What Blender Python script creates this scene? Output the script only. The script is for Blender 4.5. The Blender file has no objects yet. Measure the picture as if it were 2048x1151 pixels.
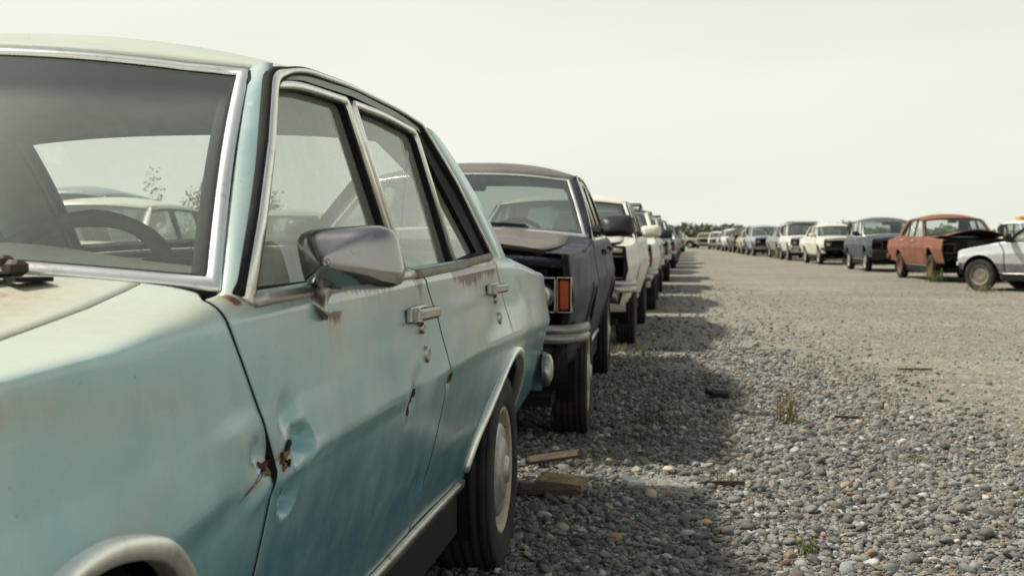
import bpy, math, random
import numpy as np
from mathutils import Vector, Matrix
from mathutils.geometry import tessellate_polygon

# ------------------------------------------------------------------ camera, world, sun, exposure
S = bpy.context.scene
COL = S.collection
cam_d = bpy.data.cameras.new('camera'); cam = bpy.data.objects.new('camera', cam_d); COL.objects.link(cam)
cam.location = (0, 0, 1.05)
cam.rotation_euler = (math.radians(90 - 2.4217), 0, math.radians(8.3132))
cam_d.sensor_width = 36; cam_d.lens = 2400 / 2048 * 36
cam_d.clip_start = .05; cam_d.clip_end = 3000
cam_d.dof.use_dof = True; cam_d.dof.focus_distance = 2.7; cam_d.dof.aperture_fstop = 8
S.camera = cam
S.view_settings.view_transform = 'Standard'; S.view_settings.look = 'None'
S.view_settings.gamma = 1; S.view_settings.exposure = 0.0
S.view_settings.use_curve_mapping = False
S.render.film_transparent = False
S.cycles.max_bounces = 8; S.cycles.transparent_max_bounces = 24; S.cycles.caustics_reflective = False
S.cycles.use_denoising = True

SUN_EL = math.radians(52); SUN_AZ = math.radians(-88)     # azimuth from +Y towards +X: the sun stands to the left
W = bpy.data.worlds.new('World'); S.world = W; W.use_nodes = True
nt = W.node_tree; nt.nodes.clear()
def wn(t, **k):
    n = nt.nodes.new(t)
    for a, b in k.items(): setattr(n, a, b)
    return n
out = wn('ShaderNodeOutputWorld')
sky = wn('ShaderNodeTexSky', sky_type='NISHITA', sun_disc=False)
sky.sun_elevation = SUN_EL; sky.sun_rotation = SUN_AZ; sky.air_density = 1.2; sky.dust_density = 4.0; sky.ozone_density = 1
bg1 = wn('ShaderNodeBackground'); bg1.inputs[1].default_value = .075
nt.links.new(sky.outputs[0], bg1.inputs[0])
tc = wn('ShaderNodeTexCoord'); sx = wn('ShaderNodeSeparateXYZ'); nt.links.new(tc.outputs['Generated'], sx.inputs[0])
mp = wn('ShaderNodeMapping'); mp.inputs['Scale'].default_value = (1, 1, 5)
nt.links.new(tc.outputs['Generated'], mp.inputs[0])
nz = wn('ShaderNodeTexNoise'); nz.inputs['Scale'].default_value = 1.3; nz.inputs['Detail'].default_value = 3; nz.inputs['Roughness'].default_value = .5
nt.links.new(mp.outputs[0], nz.inputs[0])
ccol = wn('ShaderNodeValToRGB')
ccol.color_ramp.elements[0].position = .3; ccol.color_ramp.elements[0].color = (.80, .83, .72, 1)
ccol.color_ramp.elements[1].position = .7; ccol.color_ramp.elements[1].color = (.93, .95, .845, 1)
sm_ = wn('ShaderNodeMath', operation='MULTIPLY_ADD'); sm_.inputs[1].default_value = -.35        # a little brighter on the sun's side
nt.links.new(sx.outputs[0], sm_.inputs[0]); nt.links.new(nz.outputs[0], sm_.inputs[2]); nt.links.new(sm_.outputs[0], ccol.inputs[0])
bg2 = wn('ShaderNodeBackground'); bg2.inputs[1].default_value = .97
nt.links.new(ccol.outputs[0], bg2.inputs[0])
rmp = wn('ShaderNodeValToRGB')                              # the bright haze lies low, the sky overhead is clearer
rmp.color_ramp.elements[0].position = .22; rmp.color_ramp.elements[0].color = (1, 1, 1, 1)
rmp.color_ramp.elements[1].position = .75; rmp.color_ramp.elements[1].color = (.26, .26, .26, 1)
nt.links.new(sx.outputs[2], rmp.inputs[0])
mx = wn('ShaderNodeMixShader')
nt.links.new(rmp.outputs[0], mx.inputs[0]); nt.links.new(bg1.outputs[0], mx.inputs[1]); nt.links.new(bg2.outputs[0], mx.inputs[2])
nt.links.new(mx.outputs[0], out.inputs[0])

sl = bpy.data.lights.new('sun', 'SUN'); sl.energy = 4.8; sl.angle = math.radians(4.5); sl.color = (1, .95, .84)
sun = bpy.data.objects.new('sun', sl); COL.objects.link(sun)
d = Vector((math.sin(SUN_AZ) * math.cos(SUN_EL), math.cos(SUN_AZ) * math.cos(SUN_EL), math.sin(SUN_EL)))
sun.rotation_euler = d.to_track_quat('Z', 'Y').to_euler(); sun.location = d * 50

# ------------------------------------------------------------------ helpers
rng = np.random.default_rng(7)
random.seed(5)
def tag(o, label=None, cat=None, group=None, kind=None):
    if label: o['label'] = label
    if cat: o['category'] = cat
    if group: o['group'] = group
    if kind: o['kind'] = kind
    return o
def empty(name, loc, rz=0):
    o = bpy.data.objects.new(name, None); o.empty_display_size = .3; COL.objects.link(o)
    o.location = loc; o.rotation_euler = (0, 0, rz); return o
WARP = [None]
def mk(name, v, f, mat, parent=None, smooth=True, attr=None, warp=True, flip=False, edge=None, sharp=0):
    v = np.asarray(v, float).reshape(-1, 3)
    if warp and WARP[0]: v = WARP[0](v)
    if flip: f = [tuple(reversed(q)) for q in f]
    me = bpy.data.meshes.new(name)
    me.from_pydata(v.tolist(), [], [tuple(int(i) for i in q) for q in f])
    me.materials.append(mat)
    if edge:
        me.materials.append(M['gap']); me.polygons.foreach_set('material_index', [int(q) for q in edge])
    if smooth: me.polygons.foreach_set('use_smooth', [True] * len(me.polygons))
    if attr:
        for k, a in attr.items():
            at = me.attributes.new(k, 'FLOAT', 'POINT'); at.data.foreach_set('value', np.asarray(a, np.float32).ravel())
    me.update()
    if sharp: me.set_sharp_from_angle(angle=math.radians(sharp))
    o = bpy.data.objects.new(name, me); COL.objects.link(o)
    if parent: o.parent = parent
    return o
class G:
    """collects pieces that become ONE mesh"""
    def __init__(s): s.v = []; s.f = []; s.n = 0
    def add(s, v, f):
        v = np.asarray(v, float).reshape(-1, 3)
        s.v.append(v); s.f += [tuple(i + s.n for i in q) for q in f]; s.n += len(v); return s
    def build(s, name, mat, parent=None, **k):
        return mk(name, np.concatenate(s.v), s.f, mat, parent, **k)
def grid_faces(nu, nv, closed_u=False):
    f = []
    for i in range(nu if closed_u else nu - 1):
        for j in range(nv - 1):
            a = i * nv + j; b = ((i + 1) % nu) * nv + j
            f.append((a, b, b + 1, a + 1))
    return f
def box(c, s, bev=.0, rz=0):
    """box with chamfered edges"""
    x, y, z = (q / 2 for q in s); b = min(bev, x * .9, y * .9, z * .9)
    if b <= 0:
        v = np.array([(i, j, k) for i in (-x, x) for j in (-y, y) for k in (-z, z)])
        f = [(0, 1, 3, 2), (4, 6, 7, 5), (0, 4, 5, 1), (2, 3, 7, 6), (0, 2, 6, 4), (1, 5, 7, 3)]
    else:
        prof = [(-z, b), (-z + b, 0), (z - b, 0), (z, b)]
        v = []; ring = 8
        for zz, ins in prof:
            xx = x - ins; yy = y - ins; c2 = b * .8
            for p in [(-xx + c2, -yy), (xx - c2, -yy), (xx, -yy + c2), (xx, yy - c2), (xx - c2, yy), (-xx + c2, yy), (-xx, yy - c2), (-xx, -yy + c2)]:
                v.append((p[0], p[1], zz))
        v = np.array(v); f = []
        for r in range(3):
            for i in range(8):
                a = r * 8 + i; bq = r * 8 + (i + 1) % 8
                f.append((a, bq, bq + 8, a + 8))
        f.append(tuple(reversed(range(8)))); f.append(tuple(24 + i for i in range(8)))
    if rz:
        cr, sr = math.cos(rz), math.sin(rz); v = v @ np.array([[cr, sr, 0], [-sr, cr, 0], [0, 0, 1]])
    return v + np.array(c), f
def tube(path, r, n=8, cap=True):
    P = np.asarray(path, float); m = len(P); r = np.broadcast_to(np.asarray(r, float), (m,))
    T = np.gradient(P, axis=0); T /= np.linalg.norm(T, axis=1)[:, None] + 1e-9
    up = np.array([0, 0, 1.]) if abs(T[0][2]) < .9 else np.array([1., 0, 0])
    V = []
    for i in range(m):
        a = np.cross(T[i], up); a /= np.linalg.norm(a) + 1e-9; b = np.cross(a, T[i])
        for k in range(n):
            t = 2 * math.pi * k / n; V.append(P[i] + r[i] * (math.cos(t) * a + math.sin(t) * b))
    f = []
    for i in range(m - 1):
        for k in range(n):
            f.append((i * n + k, i * n + (k + 1) % n, (i + 1) * n + (k + 1) % n, (i + 1) * n + k))
    if cap: f.append(tuple(reversed(range(n)))); f.append(tuple((m - 1) * n + k for k in range(n)))
    return np.array(V), f
def lathe_x(prof, n, c=(0, 0, 0), a0=0, a1=2 * math.pi):
    """profile (x, r) turned about the x axis"""
    full = abs(a1 - a0 - 2 * math.pi) < 1e-6
    A = np.linspace(a0, a1, n, endpoint=not full); m = len(prof)
    V = np.array([(p[0], p[1] * math.cos(a), p[1] * math.sin(a)) for a in A for p in prof])
    return V + np.array(c), grid_faces(n, m, full)
def strip(path, nrm, w, h, d=.004, closed=False):
    """moulding with a rounded section along a 3D path; nrm = outward normals"""
    P = np.asarray(path, float); N = np.asarray(nrm, float); m = len(P)
    if N.ndim == 1: N = np.tile(N, (m, 1))
    N = N / np.linalg.norm(N, axis=1)[:, None]
    if closed: T0 = P - np.roll(P, 1, 0); T1 = np.roll(P, -1, 0) - P
    else:
        T0 = np.vstack([P[1] - P[0], P[1:] - P[:-1]]); T1 = np.vstack([P[1:] - P[:-1], P[-1] - P[-2]])
    nn = lambda q: q / (np.linalg.norm(q, axis=1)[:, None] + 1e-12)
    T0, T1 = nn(T0), nn(T1); T = nn(T0 + T1)
    Sd = nn(np.cross(T, N)); k = 1 / np.clip((T * T1).sum(1), .6, 1); Sd = Sd * k[:, None]
    sec = [(-.5, -d), (-.5, h * .35), (-.38, h * .85), (0, h), (.38, h * .85), (.5, h * .35), (.5, -d)]
    w = np.asarray(w, float)
    V = np.stack([P + Sd * (a * w) + N * b for a, b in sec], 1).reshape(-1, 3)
    f = grid_faces(m, len(sec), closed)
    if not closed: f += [tuple(range(7)), tuple((m - 1) * 7 + i for i in reversed(range(7)))]
    return V, f
def plate(outline, fx, holes=(), off=0., thick=.01):
    """flat-ish plate from (y, z) outline laid on the surface x = fx(y, z)"""
    loops = [list(outline)] + [list(h) for h in holes]
    flat = [p for L in loops for p in L]
    tri = tessellate_polygon([[Vector((p[0], p[1], 0)) for p in L] for L in loops])
    n = len(flat)
    V = [(fx(p[0], p[1]) + off, p[0], p[1]) for p in flat] + [(fx(p[0], p[1]) + off - thick, p[0], p[1]) for p in flat]
    f = [];
    for t in tri:
        a, b, c = (flat[i] for i in t)
        cr = (b[0] - a[0]) * (c[1] - a[1]) - (b[1] - a[1]) * (c[0] - a[0])
        t = tuple(t) if cr > 0 else tuple(reversed(t))
        f.append(t); f.append(tuple(i + n for i in reversed(t)))
    k = 0
    for L in loops:
        m = len(L)
        for i in range(m):
            a = k + i; b = k + (i + 1) % m; f.append((a, a + n, b + n, b))
        k += m
    return np.array(V), f
def pane(outline, fx, off):
    tri = tessellate_polygon([[Vector((p[0], p[1], 0)) for p in outline]]); f = []
    for t in tri:
        a, b, c = (outline[i] for i in t)
        f.append(tuple(t) if (b[0] - a[0]) * (c[1] - a[1]) - (b[1] - a[1]) * (c[0] - a[0]) > 0 else tuple(reversed(t)))
    return np.array([(fx(p[0], p[1]) + off, p[0], p[1]) for p in outline]), f
def dens(path, n):
    """resample a polyline by length"""
    P = np.asarray(path, float); L = np.r_[0, np.cumsum(np.linalg.norm(np.diff(P, axis=0), axis=1))]
    t = np.linspace(0, L[-1], n); return np.stack([np.interp(t, L, P[:, k]) for k in range(P.shape[1])], 1)
def roundpoly(pts, r, n=4):
    out_ = []; m = len(pts)
    for i in range(m):
        p = np.array(pts[i], float); a = np.array(pts[i - 1], float); b = np.array(pts[(i + 1) % m], float)
        rr = r[i] if hasattr(r, '__len__') else r
        la, lb = np.linalg.norm(a - p), np.linalg.norm(b - p); q = min(rr, la * .45, lb * .45)
        if q <= 1e-4: out_.append(tuple(p)); continue
        s, e = p + (a - p) / la * q, p + (b - p) / lb * q
        for k in range(n + 1):
            t = k / n; out_.append(tuple((1 - t) ** 2 * s + 2 * t * (1 - t) * p + t * t * e))
    return out_

# ------------------------------------------------------------------ materials
class N:
    def __init__(s, name):
        s.m = bpy.data.materials.new(name); s.m.use_nodes = True; s.t = s.m.node_tree; s.t.nodes.clear()
        s.out = s.n('ShaderNodeOutputMaterial')
    def n(s, t, ins=None, **k):
        q = s.t.nodes.new(t)
        for a, b in k.items(): setattr(q, a, b)
        for a, b in (ins or {}).items(): s.set(q.inputs[a], b)
        return q
    def set(s, sock, b):
        if isinstance(b, bpy.types.NodeSocket): s.t.links.new(b, sock)
        elif isinstance(b, bpy.types.Node): s.t.links.new(b.outputs[0], sock)
        else:
            if hasattr(b, '__len__') and len(b) == 3 and sock.type == 'RGBA': b = (*b, 1)
            sock.default_value = b
    def coord(s, kind='Object', scale=(1, 1, 1)):
        c = s.n('ShaderNodeTexCoord'); return s.n('ShaderNodeMapping', {0: c.outputs[kind], 'Scale': scale})
    def noise(s, vec, scale, detail=4, rough=.55, dist=0):
        return s.n('ShaderNodeTexNoise', {'Vector': vec, 'Scale': scale, 'Detail': detail, 'Roughness': rough, 'Distortion': dist})
    def ramp(s, fac, stops):
        r = s.n('ShaderNodeValToRGB', {0: fac}); e = r.color_ramp.elements
        while len(e) < len(stops): e.new(.5)
        for q, (p, c) in zip(e, stops):
            q.position = p; q.color = (c, c, c, 1) if not hasattr(c, '__len__') else (*c, 1)
        return r
    def mix(s, fac, a, b, mode='MIX'):
        q = s.n('ShaderNodeMix', data_type='RGBA', blend_type=mode)
        s.set(q.inputs[0], fac); s.set(q.inputs[6], a); s.set(q.inputs[7], b); return q.outputs[2]
    def math(s, op, a, b=0., clamp=False):
        q = s.n('ShaderNodeMath', operation=op, use_clamp=clamp); s.set(q.inputs[0], a); s.set(q.inputs[1], b); return q.outputs[0]
    def bsdf(s, **k):
        q = s.n('ShaderNodeBsdfPrincipled')
        for a, b in k.items(): s.set(q.inputs[a.replace('_', ' ')], b)
        s.t.links.new(q.outputs[0], s.out.inputs[0]); return q
    def bump(s, h, strength=.2, dist=.01):
        return s.n('ShaderNodeBump', {'Height': h, 'Strength': strength, 'Distance': dist}).outputs[0]

CHALK_SUNLIT = (.455, .49, .415)  # chalky upper surfaces, made paler so the sunlit brightness is in the colour
def paint(name, col, faded, rust=.0, rough=.38, patch=(.45, .62), patch_scale=2.2, coat=.25, streak=.0, low=None, spec=.45, lowz=(.46, .88), wobble=.45):
    m = N(name); c = m.coord()
    big = m.noise(c, patch_scale, 6, .62, .4)
    fac = m.ramp(big.outputs[0], [(patch[0], 0.), (patch[1], 1.)])
    base = m.mix(fac.outputs[0], col, faded)
    if low:                                                     # lower-panel colour; on the blue-green sedan bluer paint with shade painted in
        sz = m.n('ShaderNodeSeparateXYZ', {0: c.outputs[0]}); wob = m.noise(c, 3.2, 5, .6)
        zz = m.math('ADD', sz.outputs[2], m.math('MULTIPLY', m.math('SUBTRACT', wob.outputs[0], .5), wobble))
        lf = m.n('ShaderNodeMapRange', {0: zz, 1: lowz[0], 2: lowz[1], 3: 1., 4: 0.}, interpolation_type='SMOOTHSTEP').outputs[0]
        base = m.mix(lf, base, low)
    bl = m.noise(c, 13, 6, .7); base = m.mix(m.ramp(bl.outputs[0], [(.42, 0.), (.62, .16)]).outputs[0], base, faded)
    scf = m.noise(m.coord(scale=(30, 2.2, 70)), 1.0, 3, .5); scm = m.noise(c, 2.8, 3, .5)
    scr = m.math('MULTIPLY', m.ramp(scf.outputs[0], [(.66, 0.), (.70, 1.)]).outputs[0], m.ramp(scm.outputs[0], [(.48, 0.), (.62, .40)]).outputs[0])
    base = m.mix(scr, base, tuple(min(.7, q * 1.25 + .03) for q in faded))
    chv = m.n('ShaderNodeTexVoronoi', {'Vector': c, 'Scale': 42.}); chp = m.ramp(m.math('ADD', chv.outputs['Distance'], m.math('MULTIPLY', bl.outputs[0], .35)), [(.20, 1.), (.235, 0.)]).outputs[0]
    base = m.mix(m.math('MULTIPLY', chp, .65), base, (.11, .07, .045))
    ck = m.n('ShaderNodeAttribute', attribute_name='chalk_sunlit').outputs['Fac']
    if low: base = m.mix(m.math('MULTIPLY', ck, .8), base, CHALK_SUNLIT)
    c2 = m.coord(scale=(6, 6, 1.1)); st = m.noise(c2, 3.2, 5, .7)
    stf = m.ramp(st.outputs[0], [(.5, 0.), (.8, .45)])
    base = m.mix(m.math('MULTIPLY', stf.outputs[0], .35 + streak), base, (.34, .31, .22))
    sp = m.noise(c, 240, 3, .8); spf = m.ramp(sp.outputs[0], [(.62, 0.), (.74, .55)])
    base = m.mix(spf.outputs[0], base, (.10, .075, .05))
    at = m.n('ShaderNodeAttribute', attribute_name='rust')
    rn = m.noise(m.coord(scale=(1, 1, .45)), 46, 6, .72)
    rgen = m.noise(c, 5.5, 7, .7)
    rf = m.math('ADD', at.outputs['Fac'], m.math('MULTIPLY', m.ramp(rgen.outputs[0], [(.62, 0.), (.75, 1.)]).outputs[0], rust))
    stain = m.math('MULTIPLY', rf, m.ramp(rn.outputs[0], [(.25, .3), (.7, 1.)]).outputs[0], True)
    base = m.mix(m.math('MULTIPLY', stain, .85), base, m.ramp(stain, [(.15, (.44, .37, .20)), (.6, (.36, .155, .045))]).outputs[0])
    core = m.ramp(m.math('MULTIPLY', rf, m.math('ADD', rn.outputs[0], .35)), [(.62, 0.), (.80, 1.)])
    base = m.mix(core.outputs[0], base, (.10, .035, .016))
    rr = m.ramp(big.outputs[0], [(.3, rough - .08), (.7, rough + .14)])
    rr = m.mix(m.math('MAXIMUM', core.outputs[0], m.math('MULTIPLY', ck, .65)), rr.outputs[0], (.9, .9, .9))
    coat_ = m.math('MULTIPLY', m.math('SUBTRACT', 1., ck, True), coat)
    fine = m.noise(c, 60, 4, .6); wav = m.noise(c, 3.5, 2, .5)
    h = m.math('ADD', m.math('MULTIPLY', fine.outputs[0], .06), wav.outputs[0])
    b = m.bsdf(Base_Color=base, Roughness=rr, Normal=m.bump(h, .10, .02), Coat_Weight=coat_, Coat_Roughness=.17)
    m.set(b.inputs['Specular IOR Level'], m.math('MULTIPLY', m.math('SUBTRACT', 1., m.math('MULTIPLY', ck, .7)), spec))
    return m.m
def metal(name, col=(.62, .62, .6), rough=.18, pit=.35, pitcol=(.12, .075, .045), metallic=1.):
    m = N(name); c = m.coord(); a = m.noise(c, 30, 7, .75); f = m.ramp(a.outputs[0], [(.55, 0.), (.70, pit)])
    b2 = m.noise(c, 4, 4, .6); rr = m.ramp(b2.outputs[0], [(.3, rough), (.75, rough + .2)])
    col2 = m.mix(f.outputs[0], col, pitcol)
    m.bsdf(Base_Color=col2, Metallic=metallic, Roughness=rr, Normal=m.bump(b2.outputs[0], .06, .01)); return m.m
def plain(name, col, rough=.6, var=.35, scale=12, dust=0., dustcol=(.28, .25, .19), bump=.15, spec=.4):
    m = N(name); c = m.coord(); a = m.noise(c, scale, 6, .65)
    dk = tuple(q * (1 - var) for q in col); lt = tuple(min(1, q * (1 + var)) for q in col)
    base = m.ramp(a.outputs[0], [(.3, dk), (.7, lt)]).outputs[0]
    if dust:
        d2 = m.noise(c, 4, 5, .7); base = m.mix(m.ramp(d2.outputs[0], [(.4, 0.), (.7, dust)]).outputs[0], base, dustcol)
    b = m.bsdf(Base_Color=base, Roughness=rough, Normal=m.bump(a.outputs[0], bump, .01)); b.inputs['Specular IOR Level'].default_value = spec
    return m.m
def glass(name, tint=(.62, .70, .66), dust=(.14, .42), band=None, dcol=(.50, .53, .47), side=False):
    m = N(name); c = m.coord()
    tcol = tint
    if band:                                                    # tinted shade band along the top of the windshield
        s_ = m.n('ShaderNodeSeparateXYZ', {0: m.n('ShaderNodeTexCoord').outputs['Object']})
        nb = m.noise(c, 9, 2, .5)
        zz = m.math('ADD', s_.outputs[2], m.math('MULTIPLY', nb.outputs[0], .012))
        bf = m.n('ShaderNodeMapRange', {0: zz, 1: band[0], 2: band[1], 3: 0., 4: 1.}, interpolation_type='SMOOTHSTEP')
        tcol = m.mix(bf.outputs[0], tint, (.035, .035, .06))
    tr = m.n('ShaderNodeBsdfTransparent', {0: tcol})
    gl = m.n('ShaderNodeBsdfGlossy', {0: (.95, 1, .97), 1: .03})
    bf_ = m.n('ShaderNodeNewGeometry').outputs['Backfacing']
    fr = m.n('ShaderNodeFresnel', {0: m.math('SUBTRACT', 1.5, m.math('MULTIPLY', bf_, .8333))}); fr2 = m.math('MULTIPLY', fr.outputs[0], 1.25, True)
    a = m.n('ShaderNodeMixShader', {0: fr2, 1: tr.outputs[0], 2: gl.outputs[0]})
    d1 = m.noise(c, 1.2, 5, .6, .3); d2 = m.noise(m.coord(scale=(40, 40, 1.5)), 1.3, 4, .6)
    sm = m.math('ADD', d1.outputs[0], m.math('MULTIPLY', m.math('SUBTRACT', d2.outputs[0], .5), .25))
    df = m.ramp(sm, [(.3, dust[0]), (.72, dust[1])]).outputs[0]
    if side:                                                    # heavier dust away from the pillar
        sx_ = m.n('ShaderNodeSeparateXYZ', {0: m.n('ShaderNodeTexCoord').outputs['Object']})
        gx_ = m.math('ADD', sx_.outputs[0], m.math('MULTIPLY', m.math('SUBTRACT', d1.outputs[0], .5), .5))
        df = m.math('ADD', df, m.n('ShaderNodeMapRange', {0: gx_, 1: .56, 2: .26, 3: 0., 4: .24}, interpolation_type='SMOOTHSTEP').outputs[0])
    if band: df = m.mix(m.math('MULTIPLY', bf.outputs[0], .9), df, (.06, .06, .06))
    di = m.n('ShaderNodeBsdfDiffuse', {0: dcol}); tl = m.n('ShaderNodeBsdfTranslucent', {0: dcol})
    dd = m.n('ShaderNodeMixShader', {0: .35, 1: di.outputs[0], 2: tl.outputs[0]})
    e = m.n('ShaderNodeMixShader', {0: df, 1: a.outputs[0], 2: dd.outputs[0]})
    m.t.links.new(e.outputs[0], m.out.inputs[0]); return m.m
M = {}
M['chrome'] = metal('chrome', (.90, .90, .84), .20, .35, (.30, .21, .12), .88)
M['old_chrome'] = metal('old_chrome', (.44, .43, .40), .24, .85)
M['mirror_metal'] = metal('mirror_metal', (.34, .33, .33), .07, .35, (.09, .07, .05))
M['black_rubber'] = plain('black_rubber', (.010, .011, .011), .75, .4, 30, .15, (.07, .065, .05), spec=.2)
M['tyre'] = plain('tyre', (.014, .014, .015), .85, .3, 40, .35, (.10, .085, .06))
M['rim'] = metal('rim', (.42, .37, .29), .5, .9, (.20, .10, .04), .35)
M['dull_rim'] = metal('dull_rim', (.20, .185, .155), .6, .7, (.08, .06, .04), .4)
M['rust_rim'] = metal('rust_rim', (.16, .09, .05), .7, .9, (.06, .025, .012), .3)
M['hubcap'] = metal('hubcap', (.42, .42, .40), .34, .9, (.15, .11, .08), .7)
M['gap'] = plain('gap', (.008, .008, .008), .9, .3, 30)  # panel flange faces coloured black to stand for the shade inside the gaps
M['dark'] = plain('dark', (.006, .006, .006), .9, .3, 8)
M['engine'] = plain('engine', (.016, .014, .013), .7, .5, 20, .5, (.09, .05, .028))
M['interior'] = plain('interior', (.04, .05, .052), .85, .3, 9, .5, (.13, .13, .11))
M['dash'] = plain('dash', (.10, .115, .105), .8, .3, 9, .7, (.22, .23, .19))
M['headliner'] = plain('headliner', (.12, .14, .125), .9, .2, 6)
M['wheel_rim'] = plain('wheel_rim', (.035, .028, .026), .6, .4, 20, .4, (.1, .09, .075))
M['black_plastic'] = plain('black_plastic', (.010, .012, .013), .45, .3, 20, .2, (.08, .07, .055))
M['glass'] = glass('glass', (.93, .97, .93), (.20, .46), dcol=(.66, .70, .61))
M['windshield'] = glass('windshield', (.94, .98, .94), (.07, .25), band=(1.262, 1.312), dcol=(.60, .67, .58), side=True)
M['far_glass'] = glass('far_glass', (.62, .69, .66), (.05, .2))
M['clear_glass'] = glass('clear_glass', (.93, .96, .93), (.02, .08))
M['lens'] = metal('lens', (.45, .46, .44), .12, .4)
M['amber'] = plain('amber', (.33, .045, .010), .25, .3, 8, spec=.6)
M['red_lens'] = plain('red_lens', (.36, .035, .02), .25, .3, 8, spec=.6)
M['rust'] = plain('rust', (.085, .026, .012), .95, .6, 45, bump=.6)
M['bare_metal'] = plain('bare_metal', (.20, .13, .075), .8, .6, 50, .5, (.10, .035, .015), bump=.5)
M['seal_tan'] = plain('seal_tan', (.25, .235, .18), .7, .3, 20, .4)

# ------------------------------------------------------------------ car body shape (local: y back from the front axle, x to the car's left, z up)
HW, WB, Z0 = .88, 2.73, .33
YF, YR = -.85, 4.03
def zs(y): return np.interp(y, [-.95, -.12, .095, .41, 1.2, 2.6, 3.05, 3.93], [.895, .924, .931, .944, .95, .962, .950, .885])
PQ = np.array([0, .1, .3, .60, .655, .675, .80, .93, 1.]); PI_ = np.array([.102, .084, .050, .0125, .0, .002, .0155, .024, .028])
def _ins(q): return np.interp(q, PQ, PI_)
def ins(q): return sum(_ins(q + k) for k in (-.008, -.004, 0, .004, .008)) / 5
def hwf(y):
    y = np.asarray(y, float)
    return HW - .055 * np.clip((-.25 - y) / .6, 0, 2) ** 2 - .022 * np.clip((y - 3.1) / .83, 0, 2) ** 2
def riseA(y): return np.interp(y, [-.9, .1, .30, .45, 2.5, 3.0, 3.9], [.006, .006, .018, .034, .036, .03, .02])
def body(y, s):
    y = np.asarray(y, float); s = np.asarray(s, float)
    q = np.minimum(s, 1); e = np.maximum(s - 1, 0) / 5
    z = Z0 + q * (zs(y) - Z0)
    # soften the shoulder corner
    k = 0
    z = z + riseA(y) * (1 - np.exp(-e / np.interp(y, [.2, .42], [.007, .018]))) + np.interp(y, [.1, .4, 2.8, 3.1], [.03, .07, .07, .05]) * e
    x = hwf(y) - ins(q) - e
    fl = .035 * np.exp(-((y - 2.80) / .42) ** 2) * np.exp(-((z - .60) / .17) ** 2)
    fl += .012 * np.exp(-((y - 0.) / .42) ** 2) * np.exp(-((z - .62) / .13) ** 2)
    return x + fl, z
def s_of(y, z): return (np.asarray(z) - Z0) / (zs(y) - Z0)
GAP1 = [(.36, .49), (.59, .498), (.692, .507), (.761, .502), (.82, .478), (.884, .442), (.945, .402)]      # (z, y)
GAP2 = [(.36, 1.68), (.45, 1.69), (.576, 1.72), (.68, 1.735), (.76, 1.72), (.86, 1.665), (.945, 1.58), (.98, 1.53)]
GAP3 = [(.36, 2.265), (.45, 2.29), (.55, 2.355), (.64, 2.49), (.70, 2.60), (.74, 2.655), (.80, 2.66), (.906, 2.61), (.96, 2.57), (1.0, 2.53)]
def gy(g, z): return np.interp(z, [p[0] for p in g], [p[1] for p in g])
ARCH_F = (0., .375, .372); ARCH_R = (2.74, .325, .362)
def arch_path(a, n=40):
    yc, zc, R = a; t = np.linspace(math.pi, 0, n)
    p = [(yc + R * math.cos(q), zc + R * math.sin(q)) for q in t]
    return [(yc - R, Z0)] + p + [(yc + R, Z0)] if zc > Z0 + .004 else p
def to_s(path): return [(y, float(s_of(y, z))) for y, z in path]
def edge_path(g, z0, z1, dy, top_s, hole=None, n=30):
    """boundary curve of a panel along gap g, from z0 up to s = top_s"""
    zz = np.linspace(z0, .95, n); P = []
    for z in zz:
        y = gy(g, z) + dy
        if hole: y += hole(z)
        P.append((y, float(s_of(y, z))))
    P = [p for p in P if p[1] < .985]
    for k, t in enumerate(np.linspace(1, top_s, 5)):
        zc = .945 + .035 * k / 4; P.append((gy(g, zc) + dy, float(t)))
    return P
def by_s(P, sv):
    P = np.array(P); return np.interp(sv, P[:, 1], P[:, 0])
def coons(B, T, L, R, nu, nv, sdist=None):
    B = dens(np.array(B) * [1, .6], nu) / [1, .6]; T = dens(np.array(T) * [1, .6], nu) / [1, .6]
    v = np.linspace(0, 1, nv) if sdist is None else sdist
    def res(P):
        P = np.array(P, float); s0, s1 = P[0, 1], P[-1, 1]; sv = s0 + v * (s1 - s0)
        return np.stack([np.interp(sv, P[:, 1], P[:, 0]), sv], 1)
    L, R = res(L), res(R); u = np.linspace(0, 1, nu)
    U, V = u[:, None, None], v[None, :, None]
    return ((1 - V) * B[:, None] + V * T[:, None] + (1 - U) * L[None] + U * R[None]
            - (1 - U) * (1 - V) * B[0] - U * (1 - V) * B[-1] - (1 - U) * V * T[0] - U * V * T[-1])
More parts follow.
